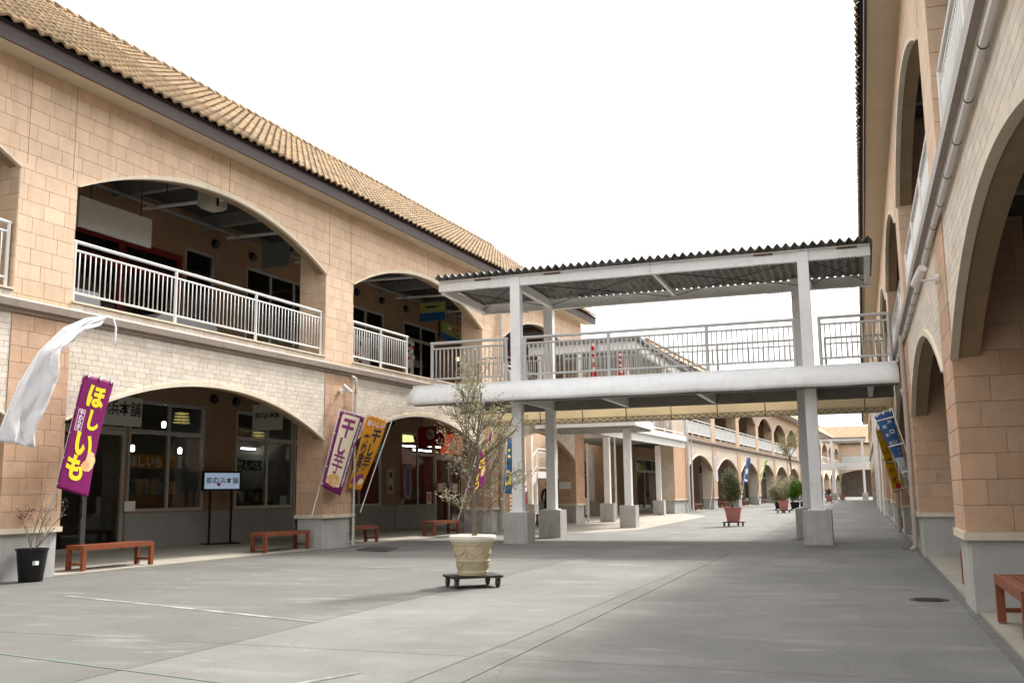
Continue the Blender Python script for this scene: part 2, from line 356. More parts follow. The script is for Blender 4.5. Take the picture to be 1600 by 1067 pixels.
def strip(name, pts, wd, m, z=0.004):
    mb = MB(); pts = [Vector(p) for p in pts]
    for a, b in zip(pts, pts[1:]):
        d = (b - a); d.z = 0; d.normalize(); q = Vector((-d.y, d.x, 0)) * wd / 2
        mb.add([(a - q)[:2] + (z,) if False else (a.x - q.x, a.y - q.y, z), (b.x - q.x, b.y - q.y, z), (b.x + q.x, b.y + q.y, z), (a.x + q.x, a.y + q.y, z)], [(0, 1, 2, 3)])
    return mb.build(name, m, street)
strip('painted_line', [ground(105, 931), ground(300, 951), ground(498, 972)], 0.085, M_wline)
strip('painted_line', [ground(425, 1075), ground(560, 1051)], 0.07, M_wline)
strip('painted_line', [ground(-30, 1017), ground(350, 1067), ground(420, 1076)], 0.03, M_gline)
strip('painted_line', [ground(612, 1075), ground(800, 1001), ground(1000, 917), ground(1060, 893)], 0.018, M_gline)
strip('painted_line', [ground(560, 885), ground(705, 892)], 0.06, M_wline)
strip('painted_line', [ground(1370, 861.5), ground(1404, 861)], 0.16, M_wline)
# arcade pavements, a shallow fall to the street
def pavement(name, s0, s1, f, y0=0.0, y1=3.6):
    mb = MB()
    A = [f(s0, -y0, .03), f(s1, -y0, .03), f(s1, -y1, .14), f(s0, -y1, .14)]
    B = [f(s0, -y0, -.02), f(s1, -y0, -.02), f(s1, -y1, -.02), f(s0, -y1, -.02)]
    mb.add(A + B, [(0, 1, 2, 3), (0, 4, 5, 1), (1, 5, 6, 2), (2, 6, 7, 3), (3, 7, 4, 0)])
    return mb.build(name, M_pave, kind='structure')
def RF(s, off=0.0, z=0.0): return Vector((XR - off, -s, z))
pavement('left_pavement', -30, 20.3, LF, 0.06)
pavement('left_pavement', 36.6, 98.4, LF, 0.06)
pavement('right_pavement', -124, 8, RF, 0.06)
def kerb(name, f, s0, s1, o0, o1, z=0.006):
    MB().add([f(s0, o0, z), f(s1, o0, z), f(s1, o1, z), f(s0, o1, z), f(s0, o0, -.01), f(s1, o0, -.01), f(s1, o1, -.01), f(s0, o1, -.01)],
             [(0, 1, 2, 3), (0, 4, 5, 1), (2, 6, 7, 3)]).build(name, M_kerb, kind='structure')
kerb('right_kerb', RF, -124, 8, 0.03, -0.07)
kerb('left_kerb', LF, -30, 20.3, 0.0, -0.07)
# paler apron paving at the mouth of the passage beyond the bridge
MB().add([LF(10.2, 3.6, .004), LF(10.2, -8, .004), LF(36.6, -8, .004), LF(36.6, 0.5, .004), LF(31, 3.0, .004), LF(13, 4.4, .004)], [(0, 5, 4, 3, 2, 1)]).build('passage_paving', M_pave, kind='structure')

# ------------------------------------------------------------------ arcade buildings
ZS_L, ZA_L, ZS_U, ZA_U = 2.66, 3.67, 6.84, 7.88     # springing / crown of the lower and upper arches
ZC0, ZC1, ZSILL, ZTOP = 4.40, 4.58, 4.76, 8.66
TH = 0.26                                             # front wall thickness
TR = 0.085                                             # arch trim width
def circ(a, b, zs, za):
    h = (b - a) / 2; r = za - zs; Rr = (h * h + r * r) / (2 * r); return ((a + b) / 2, za - Rr, Rr)
def arc_pts(a, b, zs, za, n=28):
    c, cz, Rr = circ(a, b, zs, za); t0 = math.asin((b - a) / 2 / Rr)
    return [(c + Rr * math.sin(-t0 + 2 * t0 * i / n), cz + Rr * math.cos(-t0 + 2 * t0 * i / n)) for i in range(n + 1)]
def clip(poly, nx, nz, d):
    """keep nx*s + nz*z >= d"""
    out = []
    for i in range(len(poly)):
        p, q = poly[i], poly[(i + 1) % len(poly)]
        fp = nx * p[0] + nz * p[1] - d; fq = nx * q[0] + nz * q[1] - d
        if fp >= 0: out.append(p)
        if (fp >= 0) != (fq >= 0):
            t = fp / (fp - fq); out.append((p[0] + (q[0] - p[0]) * t, p[1] + (q[1] - p[1]) * t))
    return out
def tile_geom(poly, th=0.014, ch=0.0022):
    n = len(poly); cx = sum(p[0] for p in poly) / n; cz = sum(p[1] for p in poly) / n
    fr = []
    for p in poly:
        dx, dz = p[0] - cx, p[1] - cz; l = math.hypot(dx, dz) or 1; fr.append((p[0] - dx / l * ch * 1.3, p[1] - dz / l * ch * 1.3))
    vs = [(p[0], 0.0, p[1]) for p in fr] + [(p[0], ch, p[1]) for p in poly] + [(p[0], th, p[1]) for p in poly]
    fs = [tuple(range(n))]
    for i in range(n):
        j = (i + 1) % n; fs.append((i, n + i, n + j, j)); fs.append((n + i, 2 * n + i, 2 * n + j, n + j))
    return vs, fs
TILEMESH = {}
class Tiles:
    """collects the facing pieces of one building; the largest 300 in the photo become parts, the rest one part of kind stuff"""
    def __init__(s, name, m): s.name = name; s.m = m; s.L = []
    def rect(s, u0, u1, z0, z1, y, rz=0.0, base=(0, 0), clips=(), gap=0.003):
        # u measured along local x of a piece rotated by rz about (base)
        poly = [(u0 + gap, z0 + gap), (u1 - gap, z0 + gap), (u1 - gap, z1 - gap), (u0 + gap, z1 - gap)]
        full = True
        for c in clips:
            p2 = clip(poly, *c)
            if len(p2) != 4 or any(abs(p2[i][0] - poly[i][0]) > 1e-6 or abs(p2[i][1] - poly[i][1]) > 1e-6 for i in range(4)): full = False
            poly = p2
            if len(poly) < 3: return
        A = 0.5 * abs(sum(poly[i][0] * poly[(i + 1) % len(poly)][1] - poly[(i + 1) % len(poly)][0] * poly[i][1] for i in range(len(poly))))
        if A < 0.0012: return
        s.L.append((poly, y, rz, base, A))
    def finish(s, thing, limit=300):
        Mw = Matrix.Translation(thing.location) @ thing.rotation_euler.to_matrix().to_4x4()
        items = []
        for poly, y, rz, base, A in s.L:
            cx = sum(p[0] for p in poly) / len(poly); cz = sum(p[1] for p in poly) / len(poly)
            loc = Vector((base[0] + cx * math.cos(rz) - y * math.sin(rz), base[1] + cx * math.sin(rz) + y * math.cos(rz), cz))
            nrm = Mw.to_3x3() @ Vector((math.sin(rz), -math.cos(rz), 0))
            wp = Mw @ loc; pr = proj(wp); sc = 0
            if pr and -20 < pr[0] < 1620 and -20 < pr[1] < 1090:
                v = (CAMP - wp); dd = v.length; sc = A * max(0.0, nrm.dot(v) / dd) / dd ** 2
            items.append((sc, poly, rz, loc, cx, cz))
        items.sort(key=lambda t: -t[0])
        rest = MB()
        for k, (sc, poly, rz, loc, cx, cz) in enumerate(items):
            rel = [(p[0] - cx, p[1] - cz) for p in poly]
            if k < limit and sc > 0:
                key = (s.name, s.m.name, tuple((round(a, 3), round(b, 3)) for a, b in rel))
                if key not in TILEMESH:
                    vs, fs = tile_geom(rel); TILEMESH[key] = MB().add(vs, fs).mesh(s.name, s.m)
                place(TILEMESH[key], s.name, thing, loc, (0, 0, rz))
            else:
                vs, fs = tile_geom(rel); c_, s_ = math.cos(rz), math.sin(rz)
                rest.add([(loc.x + x * c_ - y * s_, loc.y + x * s_ + y * c_, loc.z + z) for x, y, z in vs], fs, random.random() * .98 + .01)
        if rest.f: rest.build(s.name, s.m, thing, kind='stuff')
def rect_wall(mb, s0, s1, z0, z1, holes, y0, y1):
    S_ = sorted({s0, s1, *[h[0] for h in holes], *[h[1] for h in holes]}); Z_ = sorted({z0, z1, *[h[2] for h in holes], *[h[3] for h in holes]})
    for a, b in zip(S_, S_[1:]):
        run = None
        for c, d in zip(Z_, Z_[1:]):
            m_s, m_z = (a + b) / 2, (c + d) / 2
            hole = any(h[0] < m_s < h[1] and h[2] < m_z < h[3] for h in holes)
            if not hole: run = (run[0], d) if run else (c, d)
            if hole or d == Z_[-1]:
                if run: mb.add([(a, y0, run[0]), (b, y0, run[0]), (b, y0, run[1]), (a, y0, run[1])], [(0, 1, 2, 3)]); run = None
    for h in holes:
        a, b, c, d = h[:4]
        mb.add([(a, y0, c), (a, y1, c), (a, y1, d), (a, y0, d), (b, y0, c), (b, y1, c), (b, y1, d), (b, y0, d)], [(0, 3, 2, 1), (4, 5, 6, 7), (0, 1, 5, 4), (3, 7, 6, 2)])
def window(thing, s0, s1, z0, z1, y, mull=(), trans=(), fw=0.06, name='window', m=None, glass=None, door=False):
    m = m or M_alum; mb = MB()
    mb.box(s0, s0 + fw, y - .04, y + .05, z0, z1); mb.box(s1 - fw, s1, y - .04, y + .05, z0, z1)
    mb.box(s0 + fw, s1 - fw, y - .038, y + .05, z1 - fw, z1); mb.box(s0 + fw, s1 - fw, y - .038, y + .05, z0, z0 + fw)
    for q in mull: mb.box(q - fw * .6, q + fw * .6, y - .03, y + .045, z0 + fw, z1 - fw)
    for t in trans: mb.box(s0 + fw, s1 - fw, y - .026, y + .042, t - fw * .7, t + fw * .7)
    o = mb.build(name, m, thing)
    ss = [s0 + fw, *mull, s1 - fw]; zz = [z0 + fw, *trans, z1 - fw]
    for a, b in zip(ss, ss[1:]):
        for c, d in zip(zz, zz[1:]):
            MB().box(a, b, y, y + .008, c, d).build('pane', glass or M_glass, o)
    if door:
        for q in mull:
            for e in (-.11, .11): MB().tube([(q + e, y - .045, z0 + .75), (q + e, y - .075, z0 + .78), (q + e, y - .075, z0 + 1.12), (q + e, y - .045, z0 + 1.15)], .012, 6).build('handle', M_dkmetal, o)
    return o
BAL = {}
def baluster_mesh(h, r=0.0105, m=None):
    k = (round(h, 3), r, m.name if m else '')
    if k not in BAL: BAL[k] = MB().tube([(0, 0, 0), (0, 0, h)], r, 6).mesh('baluster', m or M_rail, True)
    return BAL[k]
def railing(thing, a, b, y, z0, ztop, posts, sp=0.125, br=.0115, m=None, bal=True, zlow=0.17, zmid=0.16, ends=0.05, rz=0.0, base=None):
    """a run of railing along local x; posts listed; each baluster its own object"""
    m = m or M_rail
    mb = MB(); kx = 1.35 if br > .015 else 1.0
    mb.tube([(a - .02, y, ztop), (b + .02, y, ztop)], 0.031 * kx, 10)
    for p in posts: mb.tube([(p, y, z0), (p, y, ztop - .02)], 0.034 * kx, 10)
    ps = sorted(posts)
    for p, q in zip(ps, ps[1:]):
        mb.tube([(p, y, ztop - zmid), (q, y, ztop - zmid)], 0.021 * kx, 8); mb.tube([(p, y, z0 + zlow), (q, y, z0 + zlow)], 0.021 * kx, 8)
    o = mb.build('railing', m, thing, True)
    if bal:
        h = ztop - zmid - z0 - zlow
        for p, q in zip(ps, ps[1:]):
            n = max(1, int((q - p - .1) / sp)); st = (q - p) / (n + 1)
            for i in range(n): place(baluster_mesh(h, br, m), 'baluster', o, (p + st * (i + 1), y, z0 + zlow))
    return o
ROOFT = {}
def roof_tile_geom(wd, ln):
    vs = []; n = 8
    prof = [(wd * i / n, 0.030 * math.sin(2 * math.pi * (i / n) - .6) + .012) for i in range(n + 1)]
    for u, h in prof: vs.append((u, 0.0, h + .036))
    for u, h in prof: vs.append((u, ln, h - .004))
    for u, h in prof: vs.append((u, 0.004, h - .012))
    k = n + 1; fs = [(i, i + 1, k + i + 1, k + i) for i in range(n)] + [(2 * k + i, 2 * k + i + 1, i + 1, i) for i in range(n)]
    return vs, fs
def tiled_roof(thing, s0, s1, rows, wd=0.265, ex=0.355, pitch=R_(36.5), y0=-0.62, z0=8.95, limit=300):
    vs, fs = roof_tile_geom(wd, ex * 1.06); vs = np.array(vs)
    me = MB().add([tuple(v) for v in vs], fs).mesh('roof_tile', M_rooft, True)
    cp, sp_ = math.cos(pitch), math.sin(pitch)
    Mw = Matrix.Translation(thing.location) @ thing.rotation_euler.to_matrix().to_4x4()
    it = []
    n = int((s1 - s0) / wd)
    for k in range(rows):
        for i in range(n):
            s = s0 + (i + .5 * (k % 2)) * wd + random.uniform(-.004, .004); v = k * ex + random.uniform(-.006, .006)
            loc = Vector((s, y0 + v * cp, z0 + v * sp_ + random.uniform(-.003, .003)))
            wp = Mw @ (loc + Vector((wd / 2, 0, 0))); pr = proj(wp); sc = 0
            if pr and -15 < pr[0] < 1615 and -15 < pr[1] < 1080: sc = 1 / pr[2]
            it.append((sc, loc))
    it.sort(key=lambda t: -t[0]); rest = MB(); rot = np.array([[1, 0, 0], [0, cp, -sp_], [0, sp_, cp]])
    for k, (sc, loc) in enumerate(it):
        if k < limit and sc > 0: place(me, 'roof_tile', thing, loc, (pitch, 0, 0))
        else:
            w_ = vs @ rot.T + np.array(loc); rest.add([tuple(q) for q in w_], fs, random.random() * .98 + .01)
    if rest.f: rest.build('roof_tile', M_rooft, thing, True, kind='stuff')
def arcade(name, loc, rz, S0, S1, pillars, label, flip=False, detail=True, rail='bal', roof_tiles=300, depth=3.5, holes_lo=(), holes_up=(), roof=(None, None), rails=None, cat='building', group=None, tile_rows=18, reveal=1, yr=4.5):
    """reveal: which jambs face the camera (+1: jambs facing -s, -1: facing +s)"""
    B = empty(name, loc, rz, label=label, cat=cat, group=group)
    D = depth
    bays = [(pillars[i][1], pillars[i + 1][0]) for i in range(len(pillars) - 1)]
    wl, wu = MB(), MB()
    def level(mb, zb, zs, za, zt, yf):
        for a, b in pillars:
            mb.box(a, b, yf, .78, zb, zt)
        for a, b in bays:
            P = arc_pts(a, b, zs, za - TR); n = len(P); sof = MB()
            for i in range(n - 1):
                p, q = P[i], P[i + 1]
                mb.add([(p[0], yf, p[1]), (q[0], yf, q[1]), (q[0], yf, zt), (p[0], yf, zt), (p[0], TH, p[1]), (q[0], TH, q[1]), (q[0], TH, zt), (p[0], TH, zt)],
                       [(0, 1, 2, 3), (7, 6, 5, 4)])
                sof.add([(p[0], yf, p[1]), (q[0], yf, q[1]), (q[0], TH, q[1]), (p[0], TH, p[1])], [(0, 3, 2, 1)])
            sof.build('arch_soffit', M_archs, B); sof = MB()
    level(wl, .78, ZS_L, ZA_L, 4.45, .012); level(wu, ZC1 - .02, ZS_U, ZA_U, ZTOP + .02, .012)
    for a, b in bays: wu.box(a, b, .012, TH, ZC1 - .02, ZSILL - .03)
    wl.build('lower_wall', M_greygrout if detail else M_creamfar, B); wu.build('upper_wall', M_grout if detail else M_tanfar, B)
    # trims, plinths, string course
    for a, b in bays:
        for zs, za, nm in ((ZS_L, ZA_L, 'arch_trim'), (ZS_U, ZA_U, 'arch_trim')):
            O = arc_pts(a, b, zs, za); I = arc_pts(a, b, zs - .02, za - TR - .015); mb = MB(); n = len(O); yo = -.035; yi = .05
            for i in range(n - 1):
                p, q, r, t = O[i], O[i + 1], I[i + 1], I[i]
                mb.add([(t[0], yo, t[1]), (r[0], yo, r[1]), (q[0], yo, q[1]), (p[0], yo, p[1]), (t[0], yi, t[1]), (r[0], yi, r[1]), (q[0], yi, q[1]), (p[0], yi, p[1])],
                       [(0, 1, 2, 3), (0, 4, 5, 1), (3, 2, 6, 7)])
            mb.build(nm, M_trim, B)
    for a, b in pillars:
        pl = MB().box(a + .03, b - .03, .03, .75, -.02, .76).build('plinth', M_conc, B)
        MB().box(a - .035, b + .035, -.035, .815, .755, .84).build('cap', M_trim, pl)
        if not detail:
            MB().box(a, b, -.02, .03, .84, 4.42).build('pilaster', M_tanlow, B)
    prof = [(.03, 4.36), (-.045, 4.36), (-.055, 4.42), (-.11, 4.44), (-.115, 4.56), (-.10, 4.585), (.03, 4.585)]
    MB().prism(prof[::-1], 'x', S0 - .1, S1 + .1).build('string_course', M_gutter, B)
    for a, b in bays: MB().box(a - .0, b + .0, -.03, TH, ZSILL - .035, ZSILL).build('sill', M_trim, B)
    # eaves and roof
    ra, rb = roof; ra = S0 if ra is None else ra; rb = S1 if rb is None else rb
    MB().box(ra, rb, -.48, .02, ZTOP, ZTOP + .03).build('soffit', M_soffit, B)
    MB().box(ra, rb, -.52, -.48, ZTOP - .02, ZTOP + .27).build('fascia', M_fascia, B)
    pt = math.tan(R_(36.5)); zr = 8.93 + (yr + .6) * pt; yb = max(2 * yr + .6, 8.6)
    rm = MB(); rm.add([(ra, -.58, 8.92), (rb, -.58, 8.92), (rb, yr, zr), (ra, yr, zr), (ra, yb, 8.92), (rb, yb, 8.92)], [(0, 1, 2, 3), (3, 2, 5, 4), (0, 3, 4), (1, 5, 2), (0, 4, 5, 1)])
    ro = rm.build('roof', M_roofu if detail else M_rooffar, B)
    if detail and roof_tiles:
        rt = MB().tube([(0, 0, 0), (.40, 0, 0)], [.125, .095], 10).mesh('ridge_tile', M_rooft, True); q = max(ra, -22.0)
        while q < rb - .3: place(rt, 'ridge_tile', ro, (q, yr, zr + .06)); q += .36
    else: MB().tube([(ra, yr, zr + .05), (rb, yr, zr + .05)], .11, 8).build('ridge_cap', M_rooft, ro)
    if detail: tiled_roof(B, ra, rb, tile_rows, limit=roof_tiles)
    # corridors
    MB().box(S0, S1, .785 if False else TH, D, 4.20, 4.70).build('upper_floor', M_floor, B)
    MB().box(S0, S1, .02, D + .2, 8.60, 8.655).build('ceiling', M_ceil, B)
    MB().box(S0, S1, TH, D, 4.15, 4.195).build('lower_ceiling', M_ceil, B)
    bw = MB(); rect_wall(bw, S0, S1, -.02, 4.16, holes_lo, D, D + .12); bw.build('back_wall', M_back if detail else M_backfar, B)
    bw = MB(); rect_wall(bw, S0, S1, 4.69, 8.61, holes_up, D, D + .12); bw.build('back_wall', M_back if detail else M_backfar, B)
    # end walls
    for q in (S0, S1):
        MB().add([(q, D, 0), (q, yb - .4, 0), (q, yb - .4, 8.9), (q, yr, zr - .02), (q, .02, 8.66), (q, .02, 4.46), (q, D, 4.46)], [(0, 1, 2, 3, 4, 5, 6)]).build('end_wall', M_tanfar if not detail else M_endwall, B)
    # facing pieces
    if detail:
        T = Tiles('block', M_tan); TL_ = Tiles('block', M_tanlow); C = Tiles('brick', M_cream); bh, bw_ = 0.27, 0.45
        z = ZS_U - math.ceil((ZS_U - ZC1) / bh) * bh; k = 0
        circs = [(circ(a, b, ZS_U, ZA_U), a, b) for a, b in bays]
        while z < ZTOP:
            z0, z1 = max(z, ZC1), min(z + bh, ZTOP)
            if z1 - z0 > .04:
                u = S0 - (0.5 * bw_ if k % 2 else 0) - .13 * (k % 3 == 1)
                while u < S1:
                    u0, u1 = max(u, S0), min(u + bw_, S1)
                    if u1 - u0 > .05:
                        mid = (z0 + z1) / 2
                        if mid < ZS_U:
                            for a, b in pillars:
                                c0, c1 = max(u0, a), min(u1, b)
                                if c1 - c0 > .04: T.rect(c0, c1, z0, z1, 0.0)
                        else:
                            cl = []; skip = False
                            for (c, cz, Rr), a, b in circs:
                                if u1 > a and u0 < b:
                                    ds = [math.hypot(x - c, y - cz) for x in (u0, u1) for y in (z0, z1)]
                                    if max(ds) < Rr: skip = True
                                    elif min(ds) < Rr:
                                        mx, mz = (u0 + u1) / 2 - c, (z0 + z1) / 2 - cz; l = math.hypot(mx, mz); mx /= l; mz /= l
                                        cl.append((mx, mz, mx * c + mz * cz + Rr - .02))
                            if not skip: T.rect(u0, u1, z0, z1, 0.0, clips=cl)
                    u += bw_
            z += bh; k += 1
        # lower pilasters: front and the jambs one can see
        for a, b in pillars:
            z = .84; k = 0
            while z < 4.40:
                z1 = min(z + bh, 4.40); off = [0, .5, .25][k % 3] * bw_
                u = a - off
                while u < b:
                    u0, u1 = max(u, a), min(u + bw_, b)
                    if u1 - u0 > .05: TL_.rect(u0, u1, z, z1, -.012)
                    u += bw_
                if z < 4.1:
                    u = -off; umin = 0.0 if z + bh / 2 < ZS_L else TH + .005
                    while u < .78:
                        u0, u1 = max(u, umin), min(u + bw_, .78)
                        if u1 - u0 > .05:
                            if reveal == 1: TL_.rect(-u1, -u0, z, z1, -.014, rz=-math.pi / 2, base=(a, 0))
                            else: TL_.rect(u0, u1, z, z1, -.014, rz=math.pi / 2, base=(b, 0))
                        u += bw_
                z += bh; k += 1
            z = ZSILL; k = 1
            while z < 8.5:
                z1 = min(z + bh, 8.59); off = [0, .5, .25][k % 3] * bw_; u = -off; umin = 0.0 if z + bh / 2 < ZS_U else TH + .005
                while u < .78:
                    u0, u1 = max(u, umin), min(u + bw_, .78)
                    if u1 - u0 > .05:
                        if reveal == 1: T.rect(-u1, -u0, z, z1, -.014, rz=-math.pi / 2, base=(a, 0))
                        else: T.rect(u0, u1, z, z1, -.014, rz=math.pi / 2, base=(b, 0))
                    u += bw_
                z += bh; k += 1
        ch_, cw = .10, .29
        for a, b in bays:
            c, cz, Rr = circ(a, b, ZS_L, ZA_L)
            z = ZS_L; k = 0
            while z < 4.38:
                z1 = min(z + ch_, 4.38); u = a - [0, .45, .2, .7][k % 4] * cw
                while u < b:
                    u0, u1 = max(u, a), min(u + cw, b)
                    if u1 - u0 > .03:
                        ds = [math.hypot(x - c, y - cz) for x in (u0, u1) for y in (z, z1)]; cl = []
                        if max(ds) >= Rr:
                            if min(ds) < Rr:
                                mx, mz = (u0 + u1) / 2 - c, (z + z1) / 2 - cz; l = math.hypot(mx, mz); mx /= l; mz /= l
                                cl.append((mx, mz, mx * c + mz * cz + Rr - .02))
                            C.rect(u0, u1, z, z1, 0.0, clips=cl, gap=.0025)
                    u += cw
                z += ch_; k += 1
            u = a
            while u < b:
                u1 = min(u + cw, b); C.rect(u, u1, ZC1, ZSILL - .04, 0.0, gap=.0025); u += cw
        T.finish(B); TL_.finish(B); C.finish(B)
        # sealant joints over the piers and crowns
        for a, b in pillars:
            for q in (a + .12, b - .12): MB().box(q - .005, q + .005, -.003, .012, ZS_U + .1, ZTOP).build('sealant_joint', M_seal, B)
        for a, b in bays: MB().box((a + b) / 2 + .15, (a + b) / 2 + .166, -.003, .012, ZA_U + .02, ZTOP).build('sealant_joint', M_seal, B)
    # railings on the upper floor
    for k, (a, b) in enumerate(bays):
        if rails and k in rails:
            r = rails[k]
            if r is None: continue
            railing(B, r[0], r[1], .09, ZSILL, 5.86, r[2])
        elif rail == 'bal':
            railing(B, a + .07, b - .07, .09, ZSILL, 5.86, [a + .09 + (b - a - .18) * i / 3 for i in range(4)])
        elif rail == 'panel':
            n = 4; o = MB()
            for i in range(n + 1):
                q = a + .06 + (b - a - .12) * i / n; o.box(q - .03, q + .03, .03, .09, ZSILL, 5.84)
            o.box(a, b, .02, .10, 5.80, 5.86); o.box(a, b, .03, .08, 4.92, 4.97); o.box(a, b, .03, .08, 5.62, 5.67)
            R_o = o.build('railing', M_rail, B)
            for i in range(n):
                q0 = a + .09 + (b - a - .12) * i / n; q1 = a + .03 + (b - a - .12) * (i + 1) / n
                MB().box(q0, q1, .05, .06, 4.97, 5.62).build('panel', M_frost, R_o)
    return B
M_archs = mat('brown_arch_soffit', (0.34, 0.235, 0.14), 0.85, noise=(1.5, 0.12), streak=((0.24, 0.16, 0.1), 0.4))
M_tanfar = mat('tan_block_wall', (0.64, 0.46, 0.32), 0.8, noise=(1.5, 0.08), streak=((0.42, 0.29, 0.2), 0.3))
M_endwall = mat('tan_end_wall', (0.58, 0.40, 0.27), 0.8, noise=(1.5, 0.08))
M_creamfar = mat('cream_brick_wall', (0.66, 0.57, 0.46), 0.8, noise=(2.5, 0.08), streak=((0.45, 0.37, 0.28), 0.35))
M_backfar = mat('far_corridor_wall', (0.40, 0.26, 0.18), 0.85, noise=(0.5, 0.15))
M_rooffar = mat('far_roof_tile', (0.32, 0.21, 0.115), 0.8, noise=(1.0, 0.2), bump=(6, 0.8))
M_seal = mat('sealant', (0.26, 0.2, 0.15), 0.8)
M_frost = mat('frosted_panel', (0.62, 0.63, 0.62), 0.35, noise=(1.2, 0.04))
def Lpix(u, v, off=0.0):
    d = ray(u, v); q = P0 + NL * off; t = (q - CAMP).dot(NL) / d.dot(NL); p = CAMP + d * t
    return ((p - P0).dot(DL), p.z)
def Spix(u, v, s):
    d = ray(u, v); q = P0 + DL * s; t = (q - CAMP).dot(DL) / d.dot(DL); p = CAMP + d * t
    return ((p - P0).dot(NL), p.z)

def room(B, x0, x1, y0, y1, z0, z1, m):
    MB().add([(x0, y0, z0), (x1, y0, z0), (x1, y1, z0), (x0, y1, z0), (x0, y0, z1), (x1, y0, z1), (x1, y1, z1), (x0, y1, z1)], [(0, 1, 2, 3), (4, 7, 6, 5), (1, 5, 6, 2), (2, 6, 7, 3), (3, 7, 4, 0)]).build('shop_interior', m, B)
# ---- near left building
PIL1 = [(-55.4, -54.1), (-46.2, -44.9), (-36.9, -35.65), (-27.7, -26.4), (-18.4, -17.15), (-9.12, -7.9), (0.12, 1.42), (9.68, 11.5), (19.1, 20.26)]
HLO = [(-5.1, -2.8, .1, 3.62), (-2.72, -.06, .98, 3.62), (1.2, 3.85, .98, 3.62), (3.9, 5.6, .1, 3.62), (6.3, 9.0, .95, 3.5), (10.4, 12.95, .86, 3.5), (13.0, 15.4, .1, 3.5)]
HUP = [(-7.0, -1.15, 4.72, 7.4), (-1.05, .1, 4.72, 7.68), (1.45, 4.9, 4.72, 7.68), (6.6, 9.1, 4.72, 7.55), (10.5, 13.2, 4.72, 7.55)]
B1 = arcade('arcade_building', P0, RZL, -55.4, 20.26, PIL1, 'tan block arcade with lit shops, hung with white and red signs',
            holes_lo=HLO, holes_up=HUP, roof=(-56, 20.8), rails={6: (1.5, 4.55, [1.52, 3.0, 4.5]), 7: (11.55, 19.0, [11.6, 14, 16.5, 19.0])})
D = 3.5
window(B1, -5.1, -2.8, .13, 2.86, D + .05, mull=(-3.95,), fw=.11, name='door', door=True)
window(B1, -5.1, -2.8, 2.87, 3.62, D + .05, mull=(-3.95,))
window(B1, -2.72, -.06, .98, 3.62, D + .05, mull=(-1.36,), trans=(2.87,), fw=.075)
window(B1, 1.2, 3.85, .98, 3.62, D + .05, mull=(2.62,), trans=(2.87,), fw=.075)
window(B1, 3.9, 5.6, .13, 3.62, D + .05, mull=(4.75,), trans=(2.87,), fw=.09, name='door')
window(B1, 6.3, 9.0, .95, 3.5, D + .05, mull=(7.6,), trans=(2.75,), fw=.07)
window(B1, 10.4, 12.95, .86, 3.5, D + .05, mull=(11.65,), trans=(2.75,), fw=.07)
window(B1, 13.0, 15.4, .13, 2.72, D + .05, mull=(14.2,), fw=.12, name='door', door=True)
window(B1, 13.0, 15.4, 2.73, 3.5, D + .05, mull=(14.2,))
M_redf = mat('dark_red_paint', (0.16, 0.012, 0.015), 0.5)
window(B1, -7.0, -1.15, 4.72, 7.4, D + .03, mull=(-5, -3.2), trans=(6.75,), fw=.16, m=M_redf)
window(B1, -1.05, .1, 4.72, 7.68, D + .05, trans=(7.02,), fw=.07)
window(B1, 1.45, 4.9, 4.72, 7.68, D + .05, mull=(2.6, 3.75), trans=(7.02,), fw=.07)
window(B1, 6.6, 9.1, 4.72, 7.55, D + .05, mull=(7.9,), trans=(6.95,), fw=.08)
window(B1, 10.5, 13.2, 4.72, 7.55, D + .05, mull=(11.9,), trans=(6.95,), fw=.08)
# grey dado under the shop windows
for a, b in ((-2.76, 1.16), (1.16, 3.88), (5.65, 9.9), (9.95, 12.98)):
    MB().box(a, b, D - .03, D + .02, .05, .95).build('dado_panel', M_panelg, B1)
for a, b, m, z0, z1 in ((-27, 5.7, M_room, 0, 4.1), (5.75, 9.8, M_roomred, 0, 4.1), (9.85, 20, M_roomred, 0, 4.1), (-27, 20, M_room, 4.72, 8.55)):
    room(B1, a, b, D + .125, D + 4.2, z0, z1, m)
# steelwork and pipes under the corridor ceilings
for q in np.arange(-16, 19, 3.1):
    MB().box(q, q + .16, TH, D, 8.28, 8.6).build('ceiling_beam', M_steel, B1)
    MB().tube([(q + .8, .7, 8.12), (q + .8, 3.3, 8.2)], .045, 8).build('pipe', M_whitepipe, B1, True)
MB().tube([(-16, 2.9, 8.2), (19, 2.9, 8.2)], .05, 8).build('pipe', M_steel, B1, True)
for q in np.arange(-14, 19, 3.1):
    MB().box(q, q + .14, TH, D, 3.98, 4.15).build('ceiling_beam', M_steel, B1)
for s_, z_ in ((.05, 8.0), (1.65, 8.0), (5.6, 8.0), (7.2, 8.0), (8.85, 8.0), (10.6, 8.0), (.2, 3.85), (1.1, 3.85), (9.6, 3.8), (-6.1, 3.85)):
    mb = MB(); mb.sphere((s_, D - .02, z_), .12, 12, 6, (1, .9, 1)); mb.tube([(s_, D, z_), (s_, D - .1, z_ - .05)], .11, 10); mb.build('vent_hood', M_black, B1, True)
for s_ in (-4.0, 2.2, 6.6): 
    MB().tube([(s_, 1.5, 7.95), (s_, 1.5, 8.6)], .012, 6).build('hanger_rod', M_dkmetal, B1)
# beige box unit hung from the upper ceiling
s_, z_ = Lpix(332, 312, -1.2)
t = MB().box(s_ - .28, s_ + .28, 1.0, 1.4, z_ - .2, z_ + .22); t.box(s_ - .22, s_ + .22, 1.03, 1.37, z_ - .24, z_ - .2)
t.build('ceiling_unit', mat('beige_metal', (.5, .47, .38), .5), B1)
MB().box(s_ - .1, s_ - .03, .985, 1.0, z_ - .2, z_ + .22).build('ceiling_unit_slot', M_black, B1)
